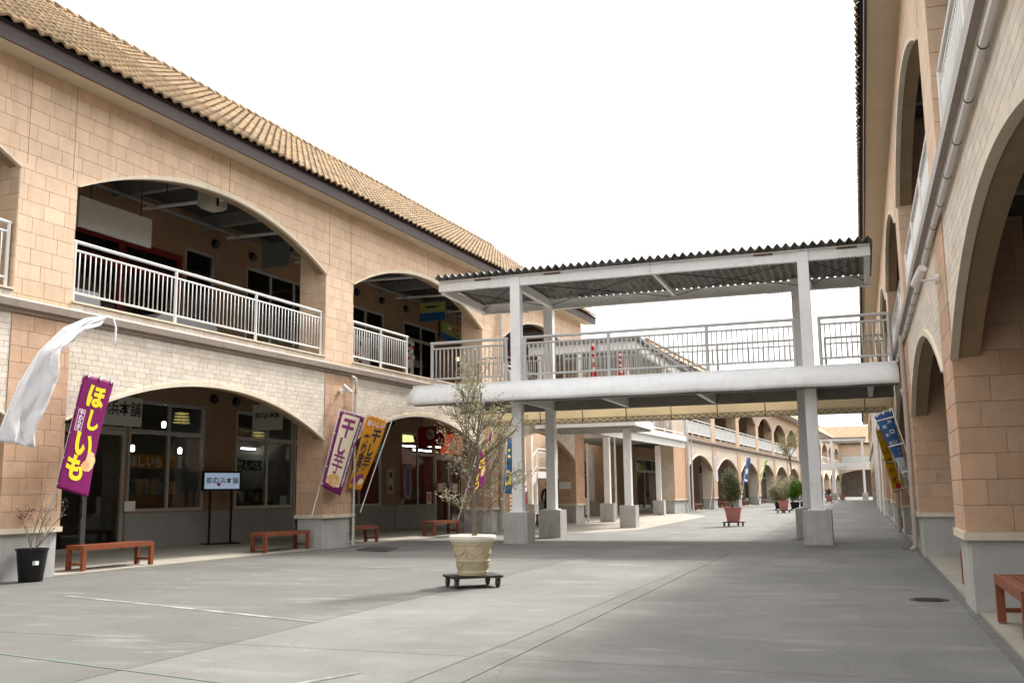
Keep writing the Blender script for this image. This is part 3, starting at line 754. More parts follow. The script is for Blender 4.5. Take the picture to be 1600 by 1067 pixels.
# white draped furniture behind the upstairs railing
def loc_to_world(s, y, z): return LF(s, -y, z)

# ---- right building (s = -y)
PIL2 = []
k = 12
while k >= -6:
    y_ = 11.5 + 9.15 * k; PIL2.append((-(y_ + 1.25), -y_)); k -= 1
RH = [(PIL2[i][1] + .3, PIL2[i + 1][0] - .3, .1, 3.9) for i in range(len(PIL2) - 1) if -45 < PIL2[i][0] < 10]; RU = [(PIL2[i][1] + .6, PIL2[i + 1][0] - .6, 4.72, 7.8) for i in range(len(PIL2) - 1) if -45 < PIL2[i][0] < 10]
B2 = arcade('arcade_building', (XR, 0, 0), RZR, PIL2[0][0], PIL2[-1][1] , PIL2, 'shaded tan arcade with plain cream brick arches and no shop signs',
            holes_lo=RH, holes_up=RU, roof=(-123, 50), reveal=-1, roof_tiles=300, tile_rows=5)
for a, b, c, d in RH: window(B2, a, b, c + .03, d, 3.55, mull=(a + (b - a) / 4, (a + b) / 2, b - (b - a) / 4), trans=(2.7,))
for a, b, c, d in RU: window(B2, a, b, c, d, 3.55, mull=(a + (b - a) / 3, b - (b - a) / 3), trans=(6.9,))
room(B2, -60, 8, 3.625, 7.5, 0, 8.5, M_room)
for q in np.arange(-40, 2, 3.0):
    MB().box(q, q + .14, TH, 3.5, 3.98, 4.15).build('ceiling_beam', M_steel, B2)
    MB().box(q, q + .16, TH, 3.5, 8.28, 8.6).build('ceiling_beam', M_steel, B2)
for zz, yy in ((3.55, 1.3), (3.72, 1.55), (3.4, 2.3)):
    MB().tube([(-34, yy, zz), (2, yy, zz)], .05, 8).build('pipe', M_whitepipe, B2, True)
# conduit clipped under the string course
MB().tube([(-55, -.05, 4.24), (2, -.05, 4.24)], .035, 8).build('conduit', M_whitepipe, B2, True)
MB().tube([(-55, -.035, 4.315), (2, -.035, 4.315)], .022, 8).build('conduit', M_whitepipe, B2, True)
for q in np.arange(-54, 0, 1.0): MB().tube([(q, -.05, 4.24), (q + .012, -.05, 4.24)], .040, 10).build('conduit_clip', M_dkmetal, B2)

# ---- farther left buildings
def pil_run(first, pitch, n, wd=1.35): return [(first + pitch * i, first + pitch * i + wd) for i in range(n)]
PIL3 = [(36.6, 40.3)] + pil_run(48.05, 9.68, 6)
B3 = arcade('arcade_building', P0, RZL, 36.6, PIL3[-1][1], PIL3, 'tan arcade building with frosted balcony panels past the passage and canopy walkway', detail=False, rail='panel', roof=(33.6, 98.6), yr=.55,
            holes_lo=[(a + .8, b - .8, .1, 3.4) for a, b in [(PIL3[i][1], PIL3[i + 1][0]) for i in range(6)]], holes_up=[(a + 1.0, b - 2.6, 4.72, 7.3) for a, b in [(PIL3[i][1], PIL3[i + 1][0]) for i in range(6)]])
for i in range(6):
    a, b = PIL3[i][1], PIL3[i + 1][0]
    window(B3, a + .8, b - .8, .13, 3.4, 3.55, mull=((a + b) / 2 - 1, (a + b) / 2 + 1), trans=(2.6,), fw=.1)
    window(B3, a + 1.0, b - 2.6, 4.72, 7.3, 3.55, mull=((a + b) / 2 - .8,), trans=(6.7,), fw=.1)
room(B3, 37, 98, 3.625, 7.5, 0, 8.5, M_room)
PIL4 = pil_run(104.5, 9.6, 8)
B4 = arcade('arcade_building', P0, RZL, 104.5, PIL4[-1][1], PIL4, 'last tan arcade building of the row, behind the far covered footbridge', detail=False, rail='none', roof=(104, 174),
            holes_lo=[(a + .8, b - .8, .1, 3.4) for a, b in [(PIL4[i][1], PIL4[i + 1][0]) for i in range(7)]])
for i in range(7):
    a, b = PIL4[i][1], PIL4[i + 1][0]
    window(B4, a + .8, b - .8, .13, 3.4, 3.55, mull=((a + b) / 2,), trans=(2.6,), fw=.12)
    o = MB(); o.box(a, b, .02, .10, 5.78, 5.86); o.box(a, b, .03, .08, 4.92, 5.0)
    for j in range(9): q = a + (b - a) * j / 8; o.box(q - .025, q + .025, .03, .08, ZSILL, 5.8)
    o.build('railing', M_rail, B4)
room(B4, 105, 171, 3.625, 7.5, 0, 8.5, M_room)
# ---- building closing the street
B5 = empty('end_building', (0, 176, 0), label='tan building closing the far end of the street, with one wide dark arch', cat='building')
mb = MB(); a, b, z0s, zap = -5.5, 6.5, 2.4, 4.4
P = arc_pts(a, b, z0s, zap)
for p, q in zip(P, P[1:]): mb.add([(p[0], 0, p[1]), (q[0], 0, q[1]), (q[0], 0, 8.6), (p[0], 0, 8.6), (p[0], .8, p[1]), (q[0], .8, q[1])], [(0, 1, 2, 3), (0, 4, 5, 1)])
mb.box(-9, a, 0, .8, 0, 8.6); mb.box(b, 12, 0, .8, 0, 8.6); mb.build('wall', M_tanfar, B5)
MB().box(-9, 12, 4, 4.3, 0, 8).build('inner_wall', M_room, B5)
MB().prism([(-9.5, 8.6), (12.5, 8.6), (12.5, 8.85), (-9.5, 8.85)], 'y', -.6, 0).build('fascia', M_fascia, B5)
MB().add([(-9.5, -.6, 8.85), (12.5, -.6, 8.85), (12.5, 6, 12), (-9.5, 6, 12)], [(0, 1, 2, 3)]).build('roof', M_rooffar, B5)
MB().box(-3, 3, -.02, -.005, 5.1, 6.6).build('window', M_frost, B5)

# ---- covered footbridge
def footbridge(name, label, y0, xl, xr, cols, rooflx, roofrx, full=True, dy=3.6, grp=None):
    F = empty(name, ((xl + xr) / 2, y0 + dy / 2, 0), label=label, cat='footbridge', group=grp)
    for cx0 in cols:
        for cy in (y0 + .05, y0 + dy - .33):
            cx = cx0 - ((.06 if cx0 < -4 else .36) if cy > y0 + 1 and full else 0)
            pl = W(F, MB().box(cx - .33, cx + .33, cy - .20, cy + .46, -.02, .8), 'plinth', M_conc)
            W(F, MB().box(cx - .135, cx + .135, cy, cy + .26, .8, 7.13), 'column', M_white)
            c = MB().box(cx - .21, cx + .21, cy - .06, cy + .34, .8, .83); W(F, c, 'base_plate', M_white)
    # roof frame
    for yy, z0, z1 in ((y0 + .08, 6.90, 7.2), (y0 + dy - .2, 6.80, 7.10)):
        mb = MB(); mb.box(rooflx, roofrx, yy, yy + .14, z0, z0 + .03); mb.box(rooflx, roofrx, yy + .055, yy + .075, z0 + .03, z1 - .03); mb.box(rooflx, roofrx, yy, yy + .14, z1 - .03, z1)
        if yy < y0 + 1: mb.box(rooflx, roofrx, yy + .01, yy + .02, z0 + .03, z1 - .1)
        W(F, mb, 'roof_beam', M_white)
    for cx in [rooflx + .08, *cols, roofrx - .08]:
        W(F, MB().box(cx - .07, cx + .07, y0 + .23, y0 + dy - .2, 6.84, 7.06), 'cross_beam', M_white)
    mid = (cols[0] + cols[-1]) / 2
    W(F, MB().box(mid - .04, mid + .04, y0 + .23, y0 + dy - .2, 6.92, 7.02), 'rafter', M_white)
    if full:
        for a, b in ((rooflx, cols[0]), (cols[0], mid), (mid, cols[-1]), (cols[-1], roofrx)):
            W(F, MB().tube([(a + .1, y0 + .3, 6.98), (b - .1, y0 + dy - .3, 6.9)], .011, 5), 'brace_rod', M_dkmetal); W(F, MB().tube([(a + .1, y0 + dy - .3, 6.92), (b - .1, y0 + .3, 6.98)], .011, 5), 'brace_rod', M_dkmetal)
        for cx in cols:
            for e in (-.95, 1.05):
                sp = MB(); x = cx + e; sp.box(x - .22, x + .22, y0 + .055, y0 + .245, 7.2, 7.225)
                for j in range(6): xx = x - .18 + .072 * j; sp.tube([(xx, y0 + .1, 7.22), (xx, y0 + .1, 7.265)], .018, 6); sp.tube([(xx, y0 + .1, 6.865), (xx, y0 + .1, 6.9)], .016, 6); sp.tube([(xx, y0 + dy - .13, 6.765), (xx, y0 + dy - .13, 6.8)], .016, 6)
                W(F, sp, 'splice_bolts', M_rust, kind='stuff')
                W(F, MB().box(x - .24, x + .24, y0 + .082, y0 + .088, 7.13, 7.205), 'splice_plate', M_rust)
    # corrugated sheets
    pw = .213; nw = int((roofrx - rooflx + .1) / pw); per = 5
    for k in range(0, nw, per):
        c = min(per, nw - k); mb = MB(); n = c * 8
        for i in range(n + 1):
            x = rooflx - .03 + (k + i / 8) * pw; h = 7.30 + .052 * math.cos(2 * math.pi * i / 8 + math.pi)
            mb.v += [(x, y0 - .12, h), (x, y0 + dy + .3, h - .1), (x, y0 - .12, h - .02), (x, y0 + dy + .3, h - .12)]
        for i in range(n):
            q = i * 4; mb.f += [(q, q + 4, q + 5, q + 1), (q + 2, q + 3, q + 7, q + 6), (q, q + 2, q + 6, q + 4), (q + 1, q + 5, q + 7, q + 3)]; mb.r += [0] * 4
        W(F, mb, 'roof_sheet', M_sheet, True)
    # deck
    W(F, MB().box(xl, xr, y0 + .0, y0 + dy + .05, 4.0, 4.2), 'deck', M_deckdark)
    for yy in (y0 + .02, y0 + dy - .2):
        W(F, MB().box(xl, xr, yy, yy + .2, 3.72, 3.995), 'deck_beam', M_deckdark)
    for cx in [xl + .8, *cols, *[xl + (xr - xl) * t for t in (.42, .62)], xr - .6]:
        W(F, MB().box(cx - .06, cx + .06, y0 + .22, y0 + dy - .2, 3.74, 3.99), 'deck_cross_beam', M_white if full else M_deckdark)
    W(F, MB().box(xl, xr, y0 - .03, y0 + .06, 4.2, 4.27), 'kerb_angle', M_white); W(F, MB().box(xl, xr, y0 + dy, y0 + dy + .08, 4.2, 4.27), 'kerb_angle', M_white)
    return F
YB = 25.02
FB = footbridge('footbridge', 'large white footbridge with corrugated roof and white awning, crossing between the first arcades', YB, -11.62, .95, [-8.62, -1.06], -10.88, .53)
# the rolled awnings along both deck edges (quarter-round)
def awning(F, y, sgn, x0, x1, m, name, dz=.52):
    mb = MB(); n = 8; nx = 48
    for i in range(nx + 1):
        x = x0 + (x1 - x0) * i / nx
        for j in range(n + 1):
            t = math.pi / 2 * j / n; wv = .012 * math.sin(x * 1.7 + j) * math.sin(x * .63)
            mb.v.append((x, y - sgn * (.02 + (.5 + wv) * math.sin(t)), 4.22 - dz * (1 - math.cos(t)) + .006 * math.sin(x * 2.9)))
    for i in range(nx):
        for j in range(n): q = i * (n + 1) + j; mb.f.append((q, q + 1, q + n + 2, q + n + 1)); mb.r.append(0)
    o = W(F, mb, name, m, True); md = o.modifiers.new('thick', 'SOLIDIFY'); md.thickness = .006; return o
awning(FB, YB - .02, 1, -11.55, .96, M_tarp, 'awning')
awning(FB, YB + 3.7, -1, -11.2, .9, M_tarp2, 'awning', .84)
W(FB, MB().box(-11.2, .9, YB + 4.13, YB + 4.17, 3.50, 3.53), 'awning_bar', M_pipe); W(FB, MB().box(-11.2, .9, YB + 4.13, YB + 4.17, 3.36, 3.40), 'awning_bar', M_pipe)
lat = MB(); nlat = 110
for i in range(nlat):
    a = -11.2 + 12.1 * i / nlat; b = -11.2 + 12.1 * (i + 1) / nlat; z0, z1 = (3.40, 3.50) if i % 2 else (3.50, 3.40)
    lat.tube([(a, YB + 4.15, z0), (b, YB + 4.15, z1)], .009, 4, False)
W(FB, lat, 'awning_lattice', M_rust, kind='stuff')
for x in np.arange(-10.6, .9, 1.35): W(FB, MB().tube([(x, YB + 3.72, 4.18)] + [(x, YB + 3.72 + .46 * math.sin(math.pi / 2 * j / 6), 4.18 - .8 * (1 - math.cos(math.pi / 2 * j / 6))) for j in range(1, 7)] , .014, 5), 'awning_rib', M_rust)
def rail_world(F, x0, x1, y, z0, zt, posts, sp=.135):
    o = railing(F, x0, x1, y, z0, zt, posts, sp, .019 if y < 27 else .0115, m=M_railshade); o.location = -F.location; return o
rail_world(FB, -11.1, -8.86, YB + .08, 4.27, 5.44, [-11.08, -8.9], .122)
rail_world(FB, -8.38, -1.34, YB + .08, 4.27, 5.44, [-8.36, -6.05, -3.5, -1.36], .122)
rail_world(FB, -.78, .85, YB + .08, 4.27, 5.44, [-.76, .83], .122)
rail_world(FB, -11.2, -8.9, YB + 3.58, 4.27, 5.44, [-11.1, -8.95], .122)
rail_world(FB, -8.3, -1.4, YB + 3.58, 4.27, 5.44, [-8.28, -6.0, -3.7, -1.42], .122)
rail_world(FB, -.75, .85, YB + 3.58, 4.27, 5.44, [-.74, .83], .122)

FB2 = footbridge('footbridge', 'distant white covered footbridge joining the last building of the row', 124, -5.6, .9, [-3.2, .25], -4.4, .62, full=False)
rail_world(FB2, -4.6, .85, 124.1, 4.27, 5.44, [-4.5, -3.4, -1.3, .8], .3)
W(FB2, MB().box(-5.4, .9, 123.95, 124.02, 3.5, 4.3), 'deck_fascia', M_white)

# ---- canopy walkway standing in the passage mouth between the two left buildings
CW = empty('canopy_walkway', (-9.6, 42, 0), label='white steel canopy walkway on plinthed columns in the passage between the buildings', cat='walkway')
def col(F, x, y, zt, wd=.26, pw=.6, ph=.8):
    W(F, MB().box(x - pw / 2, x + pw / 2, y - pw / 2, y + pw / 2, -.02, ph), 'plinth', M_conc)
    W(F, MB().box(x - wd / 2, x + wd / 2, y - wd / 2, y + wd / 2, ph, zt), 'column', M_white)
for g, zt in ((ground(984, 824), 6.4), (ground(951, 815), 3.7), (ground(1031, 804.5), 3.8), (ground(926, 804), 3.9), (ground(829, 815), 3.9)):
    col(CW, g.x, g.y, zt)
# projecting landing and corridor deck
W(CW, MB().box(-11.4, -7.6, 35.3, 38.6, 3.66, 3.95), 'landing', M_white)
W(CW, MB().box(-11.3, -7.7, 35.4, 38.5, 3.6, 3.66), 'landing_soffit', M_deckdark)
d0 = MB(); A, Bq = LF(18.5, .9), LF(38.0, .9); C_, D_ = LF(18.5, -4.5), LF(38.0, -4.5)
def slab_xy(p, z0, z1):
    mb = MB(); n = len(p); mb.add([(q.x, q.y, z0) for q in p] + [(q.x, q.y, z1) for q in p], [tuple(range(n))[::-1], tuple(range(n, 2 * n))] + [(i, (i + 1) % n, n + (i + 1) % n, n + i) for i in range(n)]); return mb
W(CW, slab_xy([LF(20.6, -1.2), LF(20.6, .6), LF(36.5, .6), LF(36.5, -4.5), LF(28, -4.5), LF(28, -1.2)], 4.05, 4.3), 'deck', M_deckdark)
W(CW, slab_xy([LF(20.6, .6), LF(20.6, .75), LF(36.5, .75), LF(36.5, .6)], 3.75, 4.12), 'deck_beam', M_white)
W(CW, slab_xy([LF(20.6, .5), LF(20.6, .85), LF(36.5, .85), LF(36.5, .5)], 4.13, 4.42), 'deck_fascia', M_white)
# canopy above
cz = 6.4
W(CW, MB().box(-11.6, -7.45, 35.25, 35.45, cz, cz + .34), 'canopy_fascia', M_white)
W(CW, MB().box(-7.62, -7.45, 35.46, 46, cz, cz + .34), 'canopy_fascia', M_white)
W(CW, MB().box(-11.7, -7.3, 35.1, 46.1, cz + .345, cz + .45), 'canopy_roof', M_sheet)
W(CW, MB().box(-11.6, -7.64, 35.47, 46, cz + .2, cz + .25), 'canopy_ceiling', M_deckdark)
for x, y in ((-7.55, 41), (-7.55, 45.9), (-9.6, 35.36), (-11.2, 35.36)):
    W(CW, MB().box(x - .07, x + .07, y - .07, y + .07, 3.9, cz), 'post', M_white)
def rail_seg(F, p, q, z0, zt, n=6, sp=.16):
    L_ = (q - p).length; rz = math.atan2(q.y - p.y, q.x - p.x)
    o = railing(F, 0, L_, 0, z0, zt, [L_ * i / n for i in range(n + 1)], sp); o.location = Vector((p.x, p.y, 0)) - F.location; o.rotation_euler = (0, 0, rz); return o
rail_seg(CW, Vector((-11.2, 35.4, 0)), Vector((-7.7, 35.4, 0)), 3.95, 5.1, 3)
rail_seg(CW, Vector((-7.7, 35.4, 0)), Vector((-7.7, 38.5, 0)), 3.95, 5.1, 3)
rail_seg(CW, LF(21, .68), LF(36.4, .68), 4.42, 5.5, 7, .3)
# back wall of the passage with dark glazed doors
PW = empty('passage_wall', LF(28.5, -5.2), RZL, label='tan wall at the back of the passage with dark glazed shop doors', cat='wall')
bw = MB(); rect_wall(bw, -9, 9, -.02, 8.3, [(2.6, 8.2, .05, 3.2)], 0, .15); bw.build('wall', M_tanfar, PW)
window(PW, 2.6, 8.2, .05, 3.2, .06, mull=(4.0, 5.4, 6.8), trans=(2.3,), fw=.1)
room(PW, 2, 9, .16, 4, 0, 3.6, M_room)
MB().box(-9, 2.55, -.04, 0, -.02, .85).build('dado_panel', M_panelg, PW)
MB().box(-1.7, -.7, -.05, 0, .05, 2.0).build('steel_door', M_panelg, PW)
# ================================================================== objects
def letters(parent, items, fmap, m, name='lettering', G=None):
    """items: (char, u, v, size); fmap(u, v, lift) -> local point; the glyphs are cut fine so that they follow the cloth"""
    bm = bmesh.new()
    for ch, u, v, s in items:
        G = G or GLY
        if ch not in G: continue
        vs, fs = G[ch]; bv = [bm.verts.new((u + x * s, v - y * s, 0)) for x, y in vs]
        for f_ in fs:
            try: bm.faces.new([bv[i] for i in f_])
            except Exception: pass
    bmesh.ops.triangulate(bm, faces=bm.faces[:])
    for it in range(4):
        L_ = [e for e in bm.edges if e.calc_length() > .045]
        if not L_: break
        bmesh.ops.subdivide_edges(bm, edges=L_, cuts=1); bmesh.ops.triangulate(bm, faces=bm.faces[:])
    for v in bm.verts: v.co = fmap(v.co.x, v.co.y, .006)
    me = bpy.data.meshes.new(name); bm.to_mesh(me); bm.free(); me.materials.append(m)
    return place(me, name, parent)
def column_text(txt, u, v0, size, pitch): return [(c, u, v0 + i * pitch, size) for i, c in enumerate(txt)]
def row_text(txt, u0, v, size, pitch): return [(c, u0 + i * pitch, v, size) for i, c in enumerate(txt)]
def cloth_mat(name, c, tr=0.25): return mat(name, c, 0.65, noise=(4, .05), trans=tr)
def nobori(name, label, TL, TR_, BL, BR, nrm, m, pole, bend=.06, loops=5, arm=True, base_z=None, seed=0, grp=None):
    """tall banner: four world corners, front normal, pole polyline (world).  returns (thing, fmap, w, h)"""
    base = Vector(pole[-1]); T = empty(name, base, label=label, cat='banner', group=grp)
    TL, TR_, BL, BR = [Vector(p) - base for p in (TL, TR_, BL, BR)]; n = Vector(nrm).normalized()
    w_ = ((TR_ - TL).length + (BR - BL).length) / 2; h_ = ((BL - TL).length + (BR - TR_).length) / 2
    def f(u, v, lift=0.0):
        a, b = u / w_, v / h_
        p = (TL * (1 - a) + TR_ * a) * (1 - b) + (BL * (1 - a) + BR * a) * b
        k = bend * (math.sin(math.pi * (a * .9 + .05 + .35 * b) + seed) - math.sin(seed + .16)) * a + bend * .5 * math.sin(5.1 * b + seed * 2 + a * 1.4) * a
        return p + n * (k + lift)
    mb = MB(); nu, nv = 14, 40
    for j in range(nv + 1):
        for i in range(nu + 1): mb.v.append(f(w_ * i / nu, h_ * j / nv))
    for j in range(nv):
        for i in range(nu): q = j * (nu + 1) + i; mb.f.append((q, q + nu + 1, q + nu + 2, q + 1)); mb.r.append(0)
    o = mb.build('cloth', m, T, True); md = o.modifiers.new('thick', 'SOLIDIFY'); md.thickness = .003; md.offset = -1
    pts = [Vector(p) - base for p in pole]
    MB().tube(pts, .013, 8).build('pole', M_whitepipe, T, True)
    if arm:
        e = (TR_ - TL); MB().tube([TL - e * .05 + Vector((0, 0, .03)), TR_ + e * .06 + Vector((0, 0, .02))], .007, 6).build('arm', M_whitepipe, T, True)
        for q in (.15, .5, .88): p = f(w_ * q, 0); MB().box(p.x - .015, p.x + .015, p.y - .015, p.y + .015, p.z - .03, p.z + .05).build('loop', M_whitepipe, T)
    a, b = pts[0], pts[-1]
    for i in range(loops):
        q = f(0, h_ * (.08 + .88 * i / max(1, loops - 1)))
        t = max(0, min(1, (q - a).dot(b - a) / (b - a).length_squared)); c = a + (b - a) * t
        MB().tube([q + (q - c) * .05, c], .014, 5).build('loop', M_whitepipe, T)
    return T, f, w_, h_
def patch(parent, f, poly, m, name, lift=.003, n=1):
    """flat print on a banner: polygon in banner coordinates, filled as a fan over a fine grid"""
    bm = bmesh.new(); vs = [bm.verts.new((u, v, 0)) for u, v in poly]; bm.faces.new(vs)
    bmesh.ops.triangulate(bm, faces=bm.faces[:]); bmesh.ops.subdivide_edges(bm, edges=bm.edges[:], cuts=5, use_grid_fill=True)
    bmesh.ops.triangulate(bm, faces=bm.faces[:])
    for v in bm.verts: v.co = f(v.co.x, v.co.y, lift)
    me = bpy.data.meshes.new(name); bm.to_mesh(me); bm.free(); me.materials.append(m)
    return place(me, name, parent)
def blob(cx, cy, rx, ry, n=18, wob=.15, rot=0, seed=0):
    rn = random.Random(seed); out = []
    for i in range(n):
        t = 2 * math.pi * i / n; k = 1 + rn.uniform(-wob, wob); x, y = rx * k * math.cos(t), ry * k * math.sin(t)
        out.append((cx + x * math.cos(rot) - y * math.sin(rot), cy + x * math.sin(rot) + y * math.cos(rot)))
    return out
def rrect(x0, x1, y0, y1, r, n=5):
    out = []
    for cx, cy, t0 in ((x1 - r, y1 - r, 0), (x0 + r, y1 - r, 90), (x0 + r, y0 + r, 180), (x1 - r, y0 + r, 270)):
        for i in range(n + 1): t = R_(t0 + 90 * i / n); out.append((cx + r * math.cos(t), cy + r * math.sin(t)))
    return out
M_purple = cloth_mat('purple_cloth', (0.24, 0.006, 0.13)); M_ylw = mat('yellow_print', (0.86, 0.66, 0.02), .6)
M_wprint = mat('white_print', (.82, .82, .8), .6); M_beige = mat('potato_print', (.68, .38, .16), .6, noise=(14, .2)); M_beige2 = mat('potato_print_light', (.78, .50, .26), .6, noise=(14, .15))
M_creamp = mat('cream_print', (.82, .70, .52), .6); M_pprint = mat('purple_print', (.26, .03, .15), .6); M_kprint = mat('black_print', (.02, .018, .03), .6)
M_orangec = cloth_mat('orange_cloth', (.74, .33, .012)); M_rprint = mat('red_print', (.6, .03, .03), .6); M_bluec = cloth_mat('blue_cloth', (.05, .14, .36)); M_paleblue = mat('pale_blue_print', (.42, .52, .55), .6, noise=(6, .15))
M_yelc = cloth_mat('yellow_cloth', (.70, .44, .005)); M_whitec = mat('white_cloth', (.84, .84, .86), .65, bump=(9, .5), trans=.45)

def LFp(u, v, off): s, z = Lpix(u, v, off); return LF(s, off, z)
# purple dried-sweet-potato banner by the first pillar
o_ = .42
c = [LFp(*p, o_) for p in ((130.5, 585), (179, 598), (88, 762), (141, 777))]
T, f, w_, h_ = nobori('banner', 'purple banner with yellow brush lettering leaning by the first pillar', c[0], c[1], c[2], c[3], NL, M_purple,
                      [LFp(133, 577, o_), LFp(110, 670, o_ - .08), LFp(84, 776, o_ - .25), LFp(68, 846, .07)], bend=.05, seed=.4)
letters(T, [('ほ', w_ * .52, h_ * .165, h_ * .20), ('し', w_ * .63, h_ * .37, h_ * .175), ('い', w_ * .50, h_ * .59, w_ * .60), ('も', w_ * .38, h_ * .795, h_ * .215)], f, M_ylw, G=GLYB)
fr = MB()
patch(T, f, rrect(w_ * .10, w_ * .30, h_ * .30, h_ * .49, .02), M_wprint, 'print_box', .003); patch(T, f, rrect(w_ * .115, w_ * .285, h_ * .306, h_ * .484, .017), mat('purple_print2', (0.22, 0.006, 0.12), .6), 'print_box', .0048)
letters(T, column_text('やわらか', w_ * .20, h_ * .33, w_ * .125, h_ * .042), f, M_wprint)
patch(T, f, blob(w_ * .83, h_ * .71, w_ * .17, h_ * .085, wob=.12, rot=.3, seed=3), M_beige2, 'potato_print', .004); patch(T, f, blob(w_ * .70, h_ * .755, w_ * .15, h_ * .045, wob=.12, rot=-.4, seed=5), M_beige, 'potato_print', .005)

# cream and purple banner, orange banner, on the second pillar
o_ = .30
c = [LFp(*p, o_) for p in ((532, 642), (574, 652), (503, 760), (535, 774))]
T, f, w_, h_ = nobori('banner', 'purple bordered cream banner with purple characters on the second pillar', c[0], c[1], c[2], c[3], NL, mat('magenta_cloth', (.22, .012, .15), .65, trans=.25),
                      [LFp(531, 637, o_), LFp(512, 715, o_ - .08), LFp(487, 806, .06)], bend=.04, seed=1.0)
patch(T, f, rrect(.055 * w_ / .6, w_ * .80, .06, h_ * .93, .06), M_creamp, 'print_panel', .003)
letters(T, [('干', w_ * .42, h_ * .20, w_ * .50), ('し', w_ * .42, h_ * .44, w_ * .42), ('芋', w_ * .42, h_ * .66, w_ * .52)], f, M_pprint, G={**GLY, **GLYB})
letters(T, column_text('素朴な甘味！自然のほのかな香り', w_ * .90, h_ * .10, w_ * .11, h_ * .055), f, M_wprint)
patch(T, f, blob(w_ * .40, h_ * .87, w_ * .30, h_ * .075, wob=.15, seed=2), M_beige, 'potato_print', .005); patch(T, f, blob(w_ * .52, h_ * .90, w_ * .16, h_ * .05, wob=.15, seed=7), M_beige2, 'potato_print', .006)
o_ = .12
c = [LFp(*p, o_) for p in ((574, 648), (611, 656), (544, 763), (567, 766))]
T, f, w_, h_ = nobori('banner', 'orange banner with black characters and purple sweet potato beside the downpipe', c[0], c[1], c[2], c[3], NL, M_orangec,
                      [LFp(613, 655, o_), LFp(590, 720, o_ - .03), LFp(563, 800, .04)], bend=.05, seed=2.2, loops=0)
for sz, mm, lf in ((w_ * .235, M_rprint, 0), (w_ * .19, M_wprint, .002)):
    letters(T, row_text('おいしい', w_ * .18, h_ * .10, sz, w_ * .22), (lambda u, v, l, lf=lf: f(u, v, l + lf)), mm)
letters(T, [('干', w_ * .68, h_ * .26, w_ * .44), ('し', w_ * .66, h_ * .46, w_ * .38), ('芋', w_ * .64, h_ * .64, w_ * .46)], f, M_kprint, G={**GLY, **GLYB})
letters(T, column_text('あります', w_ * .25, h_ * .33, w_ * .36, h_ * .135), f, M_kprint, G={**GLY, **GLYB})
patch(T, f, blob(w_ * .42, h_ * .86, w_ * .42, h_ * .055, wob=.08, rot=-.25, seed=4), M_pprint, 'potato_print', .004); patch(T, f, blob(w_ * .74, h_ * .89, w_ * .16, h_ * .045, wob=.06, seed=6), M_creamp, 'potato_print', .006)

# white feather flag, curved over at the top
o_ = 1.1
tipw = [LFp(*p, o_) for p in ((-6, 690), (8, 650), (30, 598), (62, 548), (100, 512), (135, 497), (170, 493))]
edge = [LFp(*p, o_ + .12) for p in ((56, 699), (58, 655), (80, 595), (97, 548), (130, 521), (152, 508), (171, 494.5))]
base = LFp(-30, 905, .25); base.z = 0.0
T = empty('feather_flag', base, label='plain white feather flag bowed over against the first pillar', cat='banner')
mb = MB(); nu = 12
def lerp_list(Ls, t):
    k = t * (len(Ls) - 1); i = min(int(k), len(Ls) - 2); return Ls[i].lerp(Ls[i + 1], k - i)
NV = 48
for j in range(NV + 1):
    t = j / NV; a, b = lerp_list(tipw, t), lerp_list(edge, t)
    for i in range(nu + 1):
        q = i / nu; p = a.lerp(b, q) + NL * (.14 * math.sin(q * 5.2 + t * 9) * q * (1 - t) + .06 * math.sin(q * 9 - t * 17) * q * (1 - t * .7) + .03 * math.sin(q * 21 + t * 31) * q + .05 * abs(math.sin(q * 6.5 - t * 6)) * q * (1 - t)) + DL * (.05 * math.sin(t * 21 + q * 2) * q)
        mb.v.append(p - base)
for j in range(NV):
    for i in range(nu): q = j * (nu + 1) + i; mb.f.append((q, q + 1, q + nu + 2, q + nu + 1)); mb.r.append(0)
oo = mb.build('cloth', M_whitec, T, True); md = oo.modifiers.new('t', 'SOLIDIFY'); md.thickness = .004
st = [LFp(170, 493, o_), LFp(177, 498, o_), LFp(181, 512, o_), LFp(179, 532, o_), LFp(180, 540, o_)]
mb = MB()
for i, p in enumerate(st):
    mb.v += [p - base - DL * .025, p - base + DL * .025]
mb.f = [(2 * i, 2 * i + 1, 2 * i + 3, 2 * i + 2) for i in range(len(st) - 1)]; mb.r = [0] * len(mb.f)
oo = mb.build('tail', M_whitec, T, True); md = oo.modifiers.new('t', 'SOLIDIFY'); md.thickness = .004
MB().tube([Vector((0, 0, .02)), LFp(-12, 720, o_) - base] + [p - base for p in tipw], [.02, .016, .014, .012, .011, .01, .009, .007, .005], 8).build('pole', M_whitepipe, T, True)
MB().lathe([(.22, 0), (.22, .05), (.05, .07)], 20).build('base', M_black, T, True)

# purple banner behind the olive, blue banner beside the bridge column
def small_banner(label, tl, tr, bl, br, off, m, pole, prints=(), seed=0., bend=.05, grp=None):
    c = [LFp(*p, off) for p in (tl, tr, bl, br)]
    return nobori('banner', label, c[0], c[1], c[2], c[3], NL, m, [LFp(*p, off) for p in pole], bend=bend, seed=seed, loops=3, grp=grp)
T, f, w_, h_ = small_banner('purple banner with yellow characters and orange potato, half behind the potted olive', (753, 694), (770, 676), (733, 765), (758, 761), .5, M_purple, ((753, 684), (727, 770), (716, 812)), seed=.3)
letters(T, [('や', w_ * .4, h_ * .2, w_ * .5), ('き', w_ * .45, h_ * .45, w_ * .5), ('い', w_ * .4, h_ * .68, w_ * .5), ('も', w_ * .35, h_ * .88, w_ * .45)], f, M_ylw); patch(T, f, blob(w_ * .75, h_ * .65, w_ * .2, h_ * .14, seed=9), M_beige2, 'potato_print', .004)
